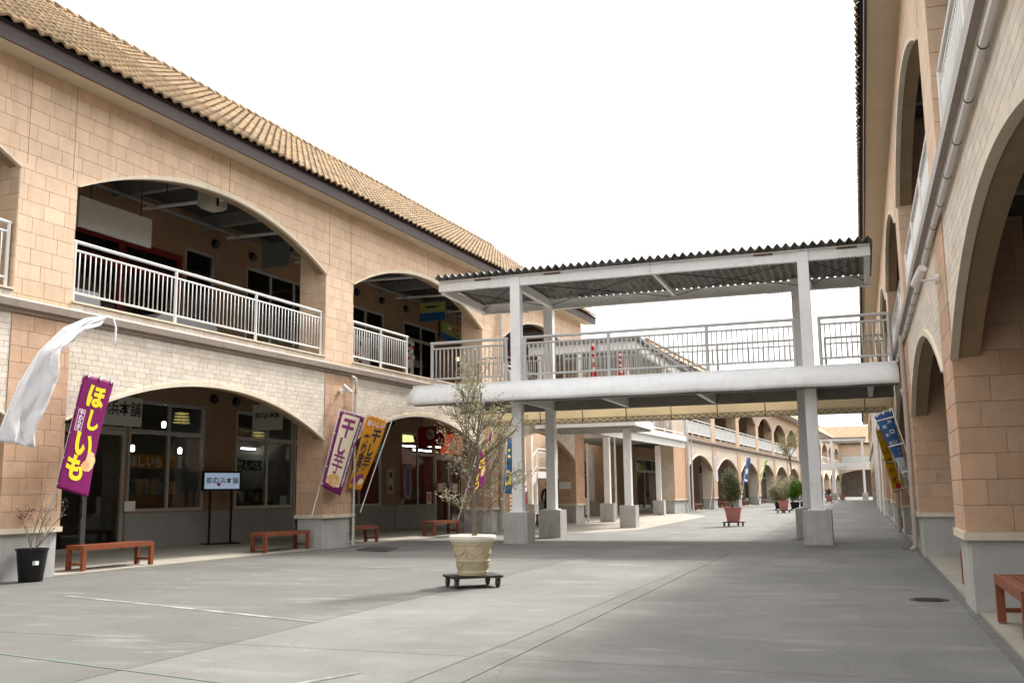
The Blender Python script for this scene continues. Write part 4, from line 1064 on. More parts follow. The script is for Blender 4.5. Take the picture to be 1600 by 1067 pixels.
T, f, w_, h_ = small_banner('blue and yellow patterned banner between the third pillar and bridge column', (793, 684), (806, 682), (786, 770), (803, 771), .75, cloth_mat('teal_blue_cloth', (.02, .14, .28)), ((793, 680), (790, 740), (787, 800)), seed=1.4)
for i in range(14): patch(T, f, blob(w_ * random.uniform(.2, .8), h_ * random.uniform(.08, .95), w_ * .16, h_ * .03, wob=.3, seed=i), random.choice([M_ylw, M_wprint, M_beige2, M_kprint, M_ylw]), 'pattern_print', .004)

# two banners leaning out from the right wall
def ybanner(label, y, tl, tr, bl, br, m, pole, seed=0., bend=.05):
    c = [at_y(*p, y) for p in (tl, tr, bl, br)]
    return nobori('banner', label, c[0], c[1], c[2], c[3], (0, -1, 0), m, [at_y(*p, y) for p in pole], bend=bend, seed=seed, loops=3)
T, f, w_, h_ = ybanner('sky blue banner with white characters leaning out from the shaded arcade', 22.4, (1366, 651), (1394, 640), (1411, 742), (1421, 752), M_bluec, ((1393, 637), (1420, 715), (1437, 768)), seed=.8)
letters(T, column_text('メロン', w_ * .66, h_ * .14, w_ * .30, h_ * .15) + column_text('ソフト', w_ * .72, h_ * .55, w_ * .16, h_ * .07), f, M_wprint)
letters(T, column_text('茨城の', w_ * .30, h_ * .20, w_ * .28, h_ * .13), f, M_wprint)
patch(T, f, [(0, h_ * .72), (w_ * .5, h_ * .68), (w_, h_ * .66), (w_, h_), (0, h_)], M_paleblue, 'print_panel', .004)
T, f, w_, h_ = ybanner('yellow banner with black characters and red berry behind the sky blue one', 29.3, (1368, 673), (1381, 669), (1397, 770), (1409, 765), M_yelc, ((1384, 668), (1408, 735), (1432, 800)), seed=.2, bend=.04)
letters(T, column_text('いばらき', w_ * .5, h_ * .36, w_ * .6, h_ * .15), f, M_kprint)
patch(T, f, blob(w_ * .55, h_ * .14, w_ * .28, h_ * .05, seed=2), M_beige, 'print', .004); patch(T, f, blob(w_ * .7, h_ * .93, w_ * .3, h_ * .06, seed=3), M_rprint, 'berry_print', .005)
# small banners along the next building
small_banner('faded white banner on the pale arcade beyond the passage', (1116, 714), (1123, 712), (1118, 752), (1124, 752), 1.4, cloth_mat('faded_white', (.72, .70, .74)), ((1116, 712), (1112, 775), (1109, 794)), seed=.5)
T, f, w_, h_ = small_banner('deep blue banner with a white boat shape on the pale arcade', (1167, 714), (1173, 716), (1160, 753), (1170, 755), 1.6, cloth_mat('deep_blue', (.03, .10, .30)), ((1168, 712), (1161, 760), (1157, 788)), seed=.2)
patch(T, f, blob(w_ * .45, h_ * .55, w_ * .2, h_ * .12, seed=1), M_wprint, 'print', .006); patch(T, f, blob(w_ * .5, h_ * .9, w_ * .35, h_ * .04, seed=1), M_wprint, 'print', .006)
small_banner('lime green banner on the pale arcade', (1195, 718), (1201, 719), (1187, 752), (1190, 755), 1.6, cloth_mat('lime_cloth', (.42, .55, .04)), ((1196, 716), (1188, 756), (1184, 780)), seed=.9)
# red banners upstairs on the canopy walkway
for x0, yt in ((922, 528), (965, 546)):
    c = [at_y(*p, 35.12) for p in ((x0, yt), (x0 + 9, yt + 3), (x0 + 1, 590), (x0 + 12, 592))]
    T, f, w_, h_ = nobori('banner', 'taller red banner upstairs next to the end of the tan arcade' if x0 < 950 else 'shorter red banner upstairs out along the canopy walkway', *c, (0, -1, 0), cloth_mat('red_cloth', (.62, .02, .03)), [at_y(x0 - 1, yt - 4, 35.12), at_y(x0, 600, 35.12)], bend=.05, seed=x0, loops=2, grp='red banners on the upstairs walkway')
    for q in (.15, .35, .55, .75): patch(T, f, blob(w_ * .5, h_ * q, w_ * .28, h_ * .05, wob=.35, seed=int(q * 90)), M_wprint, 'print', .006)

# ---- benches
def make_bench(L=1.75, Wd=.42, H=.44):
    B = empty('bench')
    n = 4; sw = (Wd - .12) / n
    for i in range(n):
        y = -Wd / 2 + .06 + sw * (i + .5); MB().box(-L / 2 + .05, L / 2 - .05, y - sw / 2 + .005, y + sw / 2 - .005, H - .035, H - .006).build('slat', M_wood, B)
    for s in (-1, 1): MB().box(-L / 2, L / 2, s * (Wd / 2 - .03) - .028, s * (Wd / 2 - .03) + .028, H - .085, H).build('side_rail', M_wood, B)
    for e in (-1, 1):
        MB().box(e * (L / 2 - .035) - .03, e * (L / 2 - .035) + .03, -Wd / 2 + .06, Wd / 2 - .06, H - .08, H - .004).build('end_rail', M_wood, B)
        for s in (-1, 1): MB().box(e * (L / 2 - .04) - .037, e * (L / 2 - .04) + .037, s * (Wd / 2 - .04) - .036, s * (Wd / 2 - .04) + .036, 0, H - .086).build('leg', M_wood, B)
        MB().box(e * (L / 2 - .04) - .02, e * (L / 2 - .04) + .02, -Wd / 2 + .08, Wd / 2 - .08, .09, .13).build('stretcher', M_wood, B)
    return B
bench0 = make_bench(); first = [True]
GB = 'slatted wooden benches along the arcades'
def bench(p, rz, label, group=GB):
    o = bench0 if first[0] else copy_tree(bench0); first[0] = False
    o.location = p; o.rotation_euler = (0, 0, rz); o['label'] = label; o['category'] = 'bench'; o['group'] = group; return o
bench(LF(-6.32, -.36, .042), RZL, 'red-brown slatted bench beside the black pot')
bench(LF(-.98, -.42, .043), RZL, 'red-brown slatted bench against the plinth of the second pillar')
bench(LF(2.35, -.45, .044), RZL, 'red-brown bench just past the downpipe of the second pillar')
bench(LF(7.55, -.50, .045), RZL, 'red-brown bench in front of the red-signed shop doors')
bench(LF(12.6, -.35, .04), RZL + .3, 'red-brown bench behind the footbridge columns near the stair')
bench(LF(16.6, -.3, .04), RZL, 'red-brown bench at the foot of the stained end pillar')
bench((XR + .33, 9.75, .045), math.pi / 2, 'red-brown slatted bench on the shaded pavement before the nearest grey plinth')
bench((XR + .37, 13.75, .045), math.pi / 2, 'red-brown bench half hidden behind the nearest grey plinth')
for yy, lb in ((33.5, 'red-brown bench along the shaded pavement just past the yellow banner'), (42.0, 'farthest visible red-brown bench along the shaded pavement')): bench((XR + .30, yy, .045), math.pi / 2, lb)
for s, lb in ((43.5, 'small bench in the first arch of the pale arcade past the passage'), (53.2, 'small bench in the second arch of the pale arcade'), (61.5, 'small bench in the third arch of the pale arcade'), (70.6, 'small bench in the fourth arch of the pale arcade')): bench(LF(s, -.3, .045), RZL, lb)

# ---- dollies and potted plants
def make_dolly(L=.74, Wd=.62):
    D_ = empty('plant_dolly'); zt = .165
    pts = []
    r = .05; deck = MB().prism(rrect(-L / 2, L / 2, -Wd / 2, Wd / 2, r), 'z', zt - .028, zt); deck.build('deck', mat('dark_plywood', (.035, .028, .026), .75, noise=(6, .25)), D_)
    for sx in (-1, 1):
        for sy in (-1, 1):
            x, y = sx * (L / 2 - .07), sy * (Wd / 2 - .07); c_ = MB()
            c_.box(x - .035, x + .035, y - .035, y + .035, zt - .045, zt - .029); c_.box(x - .03, x - .024, y - .02, y + .035,  .055, zt - .046); c_.box(x + .024, x + .03, y - .02, y + .035, .055, zt - .046)
            cs = c_.build('caster', M_steel, D_); MB().tube([(x - .02, y + .02, .06), (x + .02, y + .02, .06)], .06, 14).build('wheel', mat('grey_rubber', (.09, .085, .08), .7), cs, True)
    return D_
dolly0 = make_dolly(); fd = [True]
def dolly(p, rz, label, sc=1.0):
    o = dolly0 if fd[0] else copy_tree(dolly0); fd[0] = False
    o.location = p; o.rotation_euler = (0, 0, rz); o.scale = (sc, sc, 1); o['label'] = label; o['category'] = 'dolly'; o['group'] = 'wheeled dollies under the potted plants'; return o
M_potc = mat('cream_stone_pot', (.62, .53, .36), .7, noise=(5, .12), dark=((.36, .29, .18), 3.5, .53, .5), bump=(60, .2))
M_rimc = mat('pale_pot_rim', (.74, .69, .58), .65, noise=(5, .08))
M_bark = mat('grey_bark', (.21, .175, .135), .9, noise=(20, .3), bump=(60, .6)); M_soil = mat('soil', (.06, .045, .035), .95, noise=(20, .3))
M_olive = mat('olive_leaf', (.32, .305, .165), .6, rnd=.42, noise=(2, .12), trans=.25); M_olive2 = mat('olive_leaf_silver', (.45, .44, .31), .6, rnd=.3, trans=.2)
M_green = mat('green_leaf', (.05, .11, .018), .6, rnd=.4); M_lime = mat('fresh_green_leaf', (.12, .26, .012), .6, rnd=.35); M_dgreen = mat('dark_green_leaf', (.07, .095, .04), .6, rnd=.45); M_dry = mat('dry_brown_leaf', (.20, .10, .055), .8, rnd=.3); M_twig = mat('pale_twig', (.28, .23, .18), .9, noise=(20, .2))
def add_leaf(mb, p, d, ln, wd, rn):
    d = d.normalized(); a = d.cross(Vector((rn.uniform(-1, 1), rn.uniform(-1, 1), rn.uniform(-1, 1))))
    if a.length < .05: a = d.cross(Vector((0, 0, 1.01)))
    a.normalize(); n = d.cross(a)
    mb.add([p, p + d * ln * .5 + a * wd / 2 + n * wd * .15, p + d * ln, p + d * ln * .5 - a * wd / 2 + n * wd * .15], [(0, 1, 2), (0, 2, 3)], rn.random() * .98 + .01)
def grow(mbw, tips, p, d, ln, r, depth, rn, up=.25, spread=.6, kids=(2, 3), segs=4, shrink=.66):
    pts = [p]; q = p.copy(); dd = d.normalized()
    for i in range(segs):
        dd = (dd + Vector((rn.uniform(-.22, .22), rn.uniform(-.22, .22), rn.uniform(-.1, .1) + up * .18))).normalized(); q = q + dd * ln / segs; pts.append(q.copy())
        if depth <= 2: tips.append((q.copy(), dd.copy(), depth))
    rr = [r * (1 - .45 * i / segs) for i in range(segs + 1)]; mbw.tube(pts, rr, 6 if r > .006 else 4, False)
    if depth <= 0: return
    for k in range(rn.randint(*kids)):
        t = rn.uniform(.35, 1.0); i = min(segs, max(1, int(t * segs))); b = pts[i]
        ax = Vector((rn.uniform(-1, 1), rn.uniform(-1, 1), rn.uniform(-.3, .6))).normalized()
        nd = (dd * (1 - spread) + ax * spread + Vector((0, 0, up))).normalized()
        grow(mbw, tips, b, nd, ln * shrink * rn.uniform(.75, 1.15), rr[i] * .62, depth - 1, rn, up, spread, kids, segs, shrink)
def leafy(T, tips, m, per, ln, wd, rn, name='foliage', jit=.05, m2=None):
    mb, mb2 = MB(), MB()
    for p, d, dep in tips:
        for i in range(per):
            q = p + Vector((rn.gauss(0, jit), rn.gauss(0, jit), rn.gauss(0, jit))); e = d * .5 + Vector((rn.uniform(-1, 1), rn.uniform(-1, 1), rn.uniform(-.6, .9)))
            add_leaf(mb2 if (m2 and rn.random() < .4) else mb, q, e, ln * rn.uniform(.6, 1.2), wd * rn.uniform(.7, 1.2), rn)
    o = mb.build(name, m, T, kind='stuff')
    if m2 and mb2.f: mb2.build(name, m2, T, kind='stuff')
    return o
# the olive in the cream pot
dp = Vector((-5.30, 13.42, 0)); dolly(dp, R_(38), 'dark wheeled dolly under the cream pot with the olive')
T = empty('potted_olive', dp + Vector((0, 0, .165)), label='sparse young olive tree in a cream moulded pot on a dolly', cat='tree')
pot = MB().lathe([(.17, 0), (.215, .003), (.222, .05), (.212, .06), (.238, .19), (.247, .20), (.238, .212), (.268, .405), (.288, .42), (.30, .45), (.293, .475)], 40).build('pot', M_potc, T, True)
MB().lathe([(.27, .465), (.315, .462), (.338, .485), (.342, .515), (.33, .545), (.30, .555), (.275, .54), (.26, .50)], 40, capb=False, capt=False).build('rim', M_rimc, pot, True)
MB().lathe([(.0, .49), (.275, .495)], 24, capb=False).build('soil', M_soil, pot)
for k in range(6):                                       # swags and rosettes moulded on the pot
    t0 = 2 * math.pi * k / 6 - .5; sw = MB()
    for i in range(9):
        t = t0 + .12 + .8 * i / 8; z = .345 - .055 * math.sin(math.pi * i / 8); r = .238 + .03 * (z - .21) / .195 + .006
        sw.sphere((r * math.cos(t), r * math.sin(t), z), .017, 6, 4)
    t = t0; z = .345; r = .266
    for i in range(4): sw.sphere(((r - .003 * i) * math.cos(t), (r - .003 * i) * math.sin(t), z - .028 * i), .014, 6, 4)
    sw.build('swag', M_potc, pot, True)
    t = t0 + .52; r = .236; ro = MB()
    for i in range(6): a = math.pi * 2 * i / 6; ro.sphere((r * math.cos(t) - math.sin(t) * .018 * math.cos(a), r * math.sin(t) + math.cos(t) * .018 * math.cos(a), .13 + .018 * math.sin(a)), .0115, 6, 4)
    ro.build('rosette', M_potc, pot, True)
rn = random.Random(5); mbw = MB(); tips = []
trunk = [Vector((.03, 0, .48)), Vector((.035, .0, .72)), Vector((.02, .01, .95))]
mbw.tube(trunk, [.042, .034, .03], 8, False)
RT = CAMR @ Vector((1, 0, 0)); RT.z = 0; RT.normalize()
for d, ln, r, z, dep in ((RT * -.10 + Vector((0, 0, 1)), 1.75, .026, .9, 3), (RT * .14 + Vector((0, 0, 1)), 1.75, .022, .9, 3), (RT * -.75 + Vector((.05, .1, .9)), .62, .011, .70, 2), (RT * .95 + Vector((0, -.1, .95)), .85, .013, .70, 2),
                  (RT * -.30 + Vector((.1, -.3, 1)), 1.45, .015, .95, 2), (RT * .30 + Vector((-.1, .3, 1)), 1.5, .015, .95, 2), (RT * -.75 + Vector((0, .1, .85)), .75, .010, 1.25, 2), (RT * .7 + Vector((0, .1, .9)), .75, .010, 1.35, 2), (RT * -.6 + Vector((0, -.2, 1)), .85, .01, 1.65, 2), (RT * .55 + Vector((0, .2, 1)), .85, .01, 1.7, 2), (RT * -.9 + Vector((.2, -.2, .8)), .8, .010, 1.05, 2), (RT * .95 + Vector((-.1, .2, .8)), .8, .010, 1.1, 2), (RT * -.9 + Vector((0, .2, .75)), .75, .009, 1.5, 2), (RT * .9 + Vector((0, -.2, .75)), .75, .009, 1.55, 2), (RT * -.8 + Vector((0, -.1, .9)), .7, .009, 1.9, 2), (RT * .8 + Vector((0, .1, .9)), .7, .009, 1.95, 2), (RT * -.4 + Vector((0, .2, 1)), .7, .009, 2.0, 2), (RT * .4 + Vector((0, -.2, 1)), .7, .009, 2.0, 2)):
    grow(mbw, tips, Vector((.03, 0, z)), d, ln, r, dep, rn, up=.22, spread=.62, kids=(2, 4), segs=5, shrink=.44)
wd_ = mbw.build('trunk', M_bark, T, True)
tips = [t for t in tips if rn.random() < .9]
leafy(T, tips, M_olive, 2, .062, .018, rn, jit=.035, m2=M_olive2)
# pink pots
M_pink = mat('pink_terracotta', (.50, .20, .165), .7, noise=(3, .1), streak=((.36, .15, .13), .3))
def square_pot(T, b=.21, t=.30, h=.52):
    mb = MB(); R2 = math.sqrt(2)
    mb.lathe([(b * R2, 0), (t * R2 * .95, h * .86), (t * R2, h * .87), (t * R2 * 1.03, h), (t * R2 * .9, h), (t * R2 * .88, h * .9)], 4); p = mb.build('pot', M_pink, T)
    p.rotation_euler = (0, 0, 0); MB().lathe([(b * R2 * 1.14, h * .30), (b * R2 * 1.18, h * .33), (b * R2 * 1.19, h * .36)], 4, capb=False, capt=False).build('band', M_pink, p)
    MB().lathe([(0, h * .92), (t * R2 * .86, h * .92)], 4, capb=False).build('soil', M_soil, p); return p
def potted(px, label, kind, hgt, wdt, m, seed, per=14, name='potted_shrub', m2=None):
    g = ground(*px); g.z = 0; dolly(g, R_(8 + seed * 7), 'wheeled dolly under the ' + label.replace('pink square ', '').replace('distant pink ', '').split(' past ')[0].split(' beside ')[0].split(' before ')[0], .9)
    T = empty(name, g + Vector((0, 0, .165)), R_(5), label=label, cat='plant', group='pink potted shrubs')
    square_pot(T); rn = random.Random(seed); mbw = MB(); tips = []
    for i in range(5 if kind != 'thin' else 3):
        a = rn.uniform(0, 6.28); d = Vector((math.cos(a) * wdt, math.sin(a) * wdt, 1))
        grow(mbw, tips, Vector((rn.uniform(-.06, .06), rn.uniform(-.06, .06), .46)), d, hgt * .62, .018, 3 if kind != 'thin' else 2, rn, up=.4, spread=.45, kids=(3, 4), segs=4, shrink=.45)
    mbw.build('stems', M_bark, T, True); leafy(T, tips, m, per, .07, .03, rn, jit=.09, m2=m2); return T
potted((1146.5, 822), 'dense upright olive shrub in a pink square pot past the footbridge', 'col', 1.6, .14, M_dgreen, 3, 9, m2=M_olive)
potted((1225, 801), 'loose pale shrub in a pink square pot beside the black planters', 'thin', 1.9, .45, M_olive, 8, 12, m2=M_olive2)
potted((1296, 786), 'distant pink pot with a low bare shrub', 'thin', .8, .3, M_dgreen, 2, 6)
potted((1316.5, 782.5), 'distant pink pot with a tall thin tree before the far footbridge', 'thin', 4.2, .28, M_green, 4, 3)
# tall slim tree beyond the planters
g = LF(64, 3.2); T = empty('slim_tree', g, label='tall slim thin-crowned tree rising behind the green bush', cat='tree'); rn = random.Random(21); mbw, tips = MB(), []
mbw.tube([Vector((0, 0, 0)), Vector((.05, 0, 2.2)), Vector((0, .05, 4.2))], [.09, .07, .05], 7, False)
for i in range(6): grow(mbw, tips, Vector((.02, 0, 3.2 + .25 * i)), Vector((rn.uniform(-1, 1), rn.uniform(-1, 1), 1.1)), 1.3, .03, 2, rn, kids=(2, 3))
mbw.build('trunk', M_bark, T, True); leafy(T, tips, M_olive, 8, .12, .05, rn, jit=.16)
# bright bush in black planters
g = ground(1247, 797); g.z = 0
for k, (dx, dy, m, r, h, lab) in enumerate(((-.2, .6, M_lime, .95, 1.55, 'rounded bright green bush in a black planter'), (-1.2, 1.0, M_olive, .7, 1.05, 'grey-green bush in a black planter next to the bright one'))):
    T = empty('planter_bush', g + Vector((dx, dy, 0)), label=lab, cat='plant'); rn = random.Random(40 + k)
    MB().lathe([(.3, .08), (.4, .5), (.42, .52), (.36, .52)], 4).build('planter', M_black, T)
    for sx in (-.22, .22): MB().tube([(sx, -.25, .05), (sx, .25, .05)], .05, 8).build('wheel', M_black, T)
    mbw = MB(); tips = []
    for i in range(9): a = rn.uniform(0, 6.28); grow(mbw, tips, Vector((rn.uniform(-.3, .3), rn.uniform(-.15, .15), .6)), Vector((math.cos(a) * .6, math.sin(a) * .6, 1)), h * .55, .02, 3, rn, up=.3, spread=.6, kids=(3, 4), segs=4, shrink=.5)
    mbw.build('stems', M_bark, T); leafy(T, tips, m, 9, .10, .06, rn, jit=.12, m2=M_green if k == 0 else None)
for k, (dx, dy) in enumerate(((.5, -.5), (.95, .1))):
    T = empty('planter_box', g + Vector((dx, dy, 0)), label=('empty black planter box on wheels by the bright bush', 'black planter box with a white tag by the bright bush')[k], cat='planter')
    mb = MB(); mb.box(-.3, .3, -.25, .25, .09, .12); mb.box(-.3, -.27, -.25, .25, .12, .55); mb.box(.27, .3, -.25, .25, .12, .55); mb.box(-.27, .27, -.25, -.22, .12, .55); mb.box(-.27, .27, .22, .25, .12, .55); mb.build('box', M_black, T)
    MB().box(-.08, .08, -.262, -.252, .3, .45).build('tag', M_wprint, T)
    for sx in (-.22, .22): MB().tube([(sx, -.2, .045), (sx, .2, .045)], .045, 8).build('wheel', M_black, T)
# black pot with the dry shrub
g = LF(-8.72, .32, .0)
T = empty('dry_potted_shrub', g, label='withered brown shrub in a tapered black pot by the first pillar', cat='plant')
pot = MB().lathe([(.175, 0), (.18, .01), (.235, .49), (.25, .49), (.252, .525), (.225, .525), (.215, .44)], 28).build('pot', M_black, T, True)
MB().lathe([(0, .45), (.22, .45)], 20, capb=False).build('soil', M_soil, pot); q = (NL * .2 + DL * -.10); MB().box(q.x - .03, q.x + .03, q.y - .035, q.y + .035, .27, .33).build('price_tag', M_wprint, pot)
rn = random.Random(77); mbw = MB(); tips = []
for d, ln in ((Vector((-.4, -.1, 1)), .75), (Vector((.1, 0, 1)), .8), (Vector((.5, .2, .9)), .75), (Vector((-.1, .2, 1)), .8), (RT + Vector((0, 0, .75)), .72)):
    grow(mbw, tips, Vector((rn.uniform(-.05, .05), rn.uniform(-.05, .05), .44)), d, ln, .011, 2, rn, up=.3, spread=.5, kids=(3, 4), segs=4, shrink=.5)
mbw.build('stems', M_twig, T, True); leafy(T, [t for t in tips if t[0].z > .95 and (t[0].dot(RT) < .05)], M_dry, 7, .05, .022, rn, jit=.03)
leafy(T, [t for t in tips if t[0].dot(RT) >= .12][::3], M_olive, 1, .05, .02, rn, jit=.02)
# ---- shop signs
def flat_sign(name, label, TL, TR_, BL, m, th=.05, items=(), edge=None, cat='sign', group=None):
    """rectangular sign: three world corners; front faces the camera side.  items: list of (text items, material) in metres from the top left"""
    TL, TR_, BL = Vector(TL), Vector(TR_), Vector(BL); c = (TR_ + BL) / 2
    T = empty(name, c, label=label, cat=cat, group=group)
    u = (TR_ - TL); v = (BL - TL); w_, h_ = u.length, v.length; u.normalize(); v.normalize(); n = u.cross(v).normalized()
    if n.dot(CAMP - c) < 0: n = -n
    def f(a, b, l=0.0): return TL - c + u * a + v * b + n * l
    q = [f(0, 0), f(w_, 0), f(w_, h_), f(0, h_)]; r = [p - n * th for p in q]
    MB().add(q + r, [(0, 3, 2, 1), (4, 5, 6, 7), (0, 1, 5, 4), (1, 2, 6, 5), (2, 3, 7, 6), (3, 0, 4, 7)]).build('board', m, T)
    return T, f, w_, h_
M_signw = mat('white_sign', (.50, .49, .45), .5, noise=(1, .03)); M_signk = mat('ink', (.015, .013, .012), .6); M_signr = mat('deep_red_sign', (.30, .02, .022), .45); M_signo = emit_mat('orange_red_sign', (.62, .07, .015), .16)
M_signd = mat('grey_sign', (.17, .19, .19), .5); M_sgreen = mat('olive_green_sign', (.30, .33, .10), .5); M_sblue = mat('blue_sign', (.012, .09, .24), .5); M_dkframe = mat('sign_frame', (.1, .1, .1), .5)
def par_sign(name, label, tl, br, off, m, **k):
    s0, z1 = Lpix(*tl, off); s1, z0 = Lpix(*br, off); return flat_sign(name, label, LF(s0, off, z1), LF(s1, off, z1), LF(s0, off, z0), m, **k)
def perp_sign(name, label, tl, br, s, m, **k):
    o0, z1 = Spix(*tl, s); o1, z0 = Spix(*br, s); return flat_sign(name, label, LF(s, o0, z1), LF(s, o1, z1), LF(s, o0, z0), m, **k)
def rods(T, pts, z1, r=.01):
    for p in pts: MB().tube([p, Vector((p.x, p.y, z1 - T.location.z))], r, 6).build('hanger', M_dkmetal, T)
T, f, w_, h_ = par_sign('hanging_sign', 'large blank grey-white board hanging behind the first upstairs arch', (125, 305), (236, 388), -2.0, M_signw)
rods(T, [f(w_ * .15, 0, -.03), f(w_ * .85, 0, -.03)], 8.6)
s_ = Lpix(431, 396, -2.3)[0]
T, f, w_, h_ = perp_sign('hanging_sign', 'small blank dark grey board hanging crosswise behind the first upstairs arch', (410, 381), (451, 415), s_, M_signd)
rods(T, [f(w_ * .2, 0, -.03), f(w_ * .8, 0, -.03)], 8.6)
s_ = Lpix(676, 485, -2.0)[0]
T, f, w_, h_ = perp_sign('hanging_sign', 'green and blue board hanging crosswise behind the second upstairs arch', (656, 474), (696, 500), s_, M_sgreen)
patch(T, f, [(0, h_ * .55), (w_, h_ * .55), (w_, h_), (0, h_)], M_sblue, 'blue_field', .003); patch(T, f, blob(w_ * .45, h_ * .25, w_ * .25, h_ * .06, wob=.4, seed=3), M_signk, 'marks', .004); rods(T, [f(w_ * .2, 0, -.03), f(w_ * .8, 0, -.03)], 8.6)
T, f, w_, h_ = par_sign('shop_sign', 'green and blue board fixed over the upstairs shop door by the footbridge', (690, 501), (729, 541), -3.35, M_sgreen)
patch(T, f, [(0, h_ * .62), (w_ * .5, h_ * .74), (w_, h_ * .70), (w_, h_), (0, h_)], M_sblue, 'blue_field', .003)
for i, (a, b, m) in enumerate(((.3, .28, M_wprint), (.45, .25, M_rprint), (.6, .27, M_rprint), (.85, .35, M_wprint), (.5, .45, M_rprint))): patch(T, f, blob(w_ * a, h_ * b, w_ * .07, h_ * .06, wob=.3, seed=i), m, 'marks', .005)
T, f, w_, h_ = par_sign('shop_sign', 'white shop sign with black brush characters above the first glass doors', (130, 612), (221, 667), -3.25, M_signw)
letters(T, row_text('都の浜本舗', w_ * .12, h_ * .42, w_ * .19, w_ * .19), f, M_signk); rods(T, [f(w_ * .9, 0, -.03), f(w_ * .1, 0, -.03)], 4.15)
s_ = Lpix(417, 652, -2.2)[0]
T, f, w_, h_ = perp_sign('hanging_sign', 'white hanging sign with black brush characters set crosswise in front of the shop windows', (395, 633), (440, 671), s_, M_signw)
letters(T, [(c_, w_ * (.17 + .165 * i), h_ * .42, w_ * .165) for i, c_ in enumerate('都の浜本舗')], f, M_signk); patch(T, f, blob(w_ * .42, h_ * .52, w_ * .025, h_ * .08, seed=1), M_rprint, 'red_mark', .006); rods(T, [f(w_ * .15, 0, -.03), f(w_ * .85, 0, -.03)], 4.15)
s_ = Lpix(673, 682, -2.4)[0]
T, f, w_, h_ = perp_sign('hanging_sign', 'dark red square sign with a pale oval emblem hanging crosswise over the bench', (653, 667), (693, 697), s_, M_signr)
patch(T, f, blob(w_ * .5, h_ * .38, w_ * .16, h_ * .27, n=24, wob=0), M_signw, 'emblem', .004); letters(T, [('も', w_ * .47, h_ * .38, w_ * .2)], lambda u, v, l: f(u, v, l + .002), M_signr); rods(T, [f(w_ * .15, 0, -.03), f(w_ * .85, 0, -.03)], 4.15)
T, f, w_, h_ = par_sign('shop_sign', 'orange-red shop sign with a pale oval emblem above the glass doors', (690, 677), (728, 711), -3.3, M_signo)
patch(T, f, blob(w_ * .5, h_ * .36, w_ * .13, h_ * .30, n=24, wob=0), M_wprint, 'emblem', .004); letters(T, [('も', w_ * .48, h_ * .36, w_ * .18)], lambda u, v, l: f(u, v, l + .002), M_signo)
patch(T, f, [(w_ * .3, h_ * .76), (w_ * .72, h_ * .76), (w_ * .72, h_ * .81), (w_ * .3, h_ * .81)], M_signr, 'caption', .004); patch(T, f, blob(w_ * .72, h_ * .3, w_ * .03, h_ * .14, wob=.3, seed=4), M_ylw, 'leaf_mark', .005)
# signs and stickers in the shop windows
def win_sign(label, tl, br, off, m, text=None, tm=None, ts=.8):
    T, f, w_, h_ = par_sign('window_sign', label, tl, br, off, m, th=.01)
    if text:
        n = len(text); letters(T, [(c_, w_ * (i + .5) / n, h_ * .5, min(w_ / n * .88, h_ * ts)) for i, c_ in enumerate(text)], f, tm)
    return T, f, w_, h_
win_sign('orange window sign with white characters behind the shop glass', (201, 709), (254, 732), -3.62, mat('orange_panel', (.62, .24, .02), .5), 'ほしいも', M_wprint)
T, f, w_, h_ = win_sign('orange and white notice beside the orange window sign', (262, 711), (284, 732), -3.62, M_wprint); patch(T, f, [(0, 0), (w_ * .7, 0), (w_ * .7, h_), (0, h_)], mat('orange_panel', (.62, .24, .02), .5), 'print', .002)
win_sign('dark window sign with white characters behind the shop glass', (370, 718), (409, 735), -3.62, mat('dark_panel', (.05, .045, .045), .5), 'せんべい', M_wprint, .9)
win_sign('small white poster beside the dark window sign', (415, 718), (432, 738), -3.62, mat('grey_poster', (.3, .28, .25), .6))
win_sign('white opening notice stuck low in the first shop window', (195, 783), (211, 798), -3.44, M_wprint)
win_sign('white flyer low in the second shop window', (438, 774), (447, 792), -3.62, M_wprint); win_sign('pale blue flyer beside the white one in the second shop window', (447, 777), (453, 792), -3.62, M_paleblue)
T, f, w_, h_ = par_sign('window_sticker', 'purple sweet potato sticker on the red shop window', (630, 724), (643, 780), -3.42, mat('dark_glass_film', (.06, .02, .025), .4), th=.004)
patch(T, f, blob(w_ * .55, h_ * .5, w_ * .38, h_ * .47, n=26, wob=.03, seed=2), M_wprint, 'outline', .003); patch(T, f, blob(w_ * .55, h_ * .5, w_ * .33, h_ * .45, n=26, wob=.03, seed=2), mat('sticker_purple', (.09, .03, .11), .5), 'potato_print', .005)
T, f, w_, h_ = par_sign('window_sticker', 'small orange character-free sticker on the red shop window', (667, 768), (674, 787), -3.42, M_wprint, th=.004); patch(T, f, blob(w_ * .5, h_ * .5, w_ * .35, h_ * .42, seed=3), mat('orange_panel', (.62, .24, .02), .5), 'print', .003)
for k, (x0, x1) in enumerate(((682, 697), (703, 718))):
    T, f, w_, h_ = par_sign('door_sticker', ('white and orange notice strip on the left leaf of the red shop door', 'white and orange notice strip on the right leaf of the red shop door')[k], (x0, 755), (x1, 768), -3.40, M_wprint, th=.004)
    q = .0 if k == 0 else .78; patch(T, f, [(w_ * q, 0), (w_ * (q + .22), 0), (w_ * (q + .22), h_), (w_ * q, h_)], M_orangec, 'print', .002)
    q = .68 if k == 0 else .1
    for zz in (.25, .65): patch(T, f, blob(w_ * (q + .1), h_ * zz, w_ * .1, h_ * .16, wob=.05), M_rprint, 'print', .002)
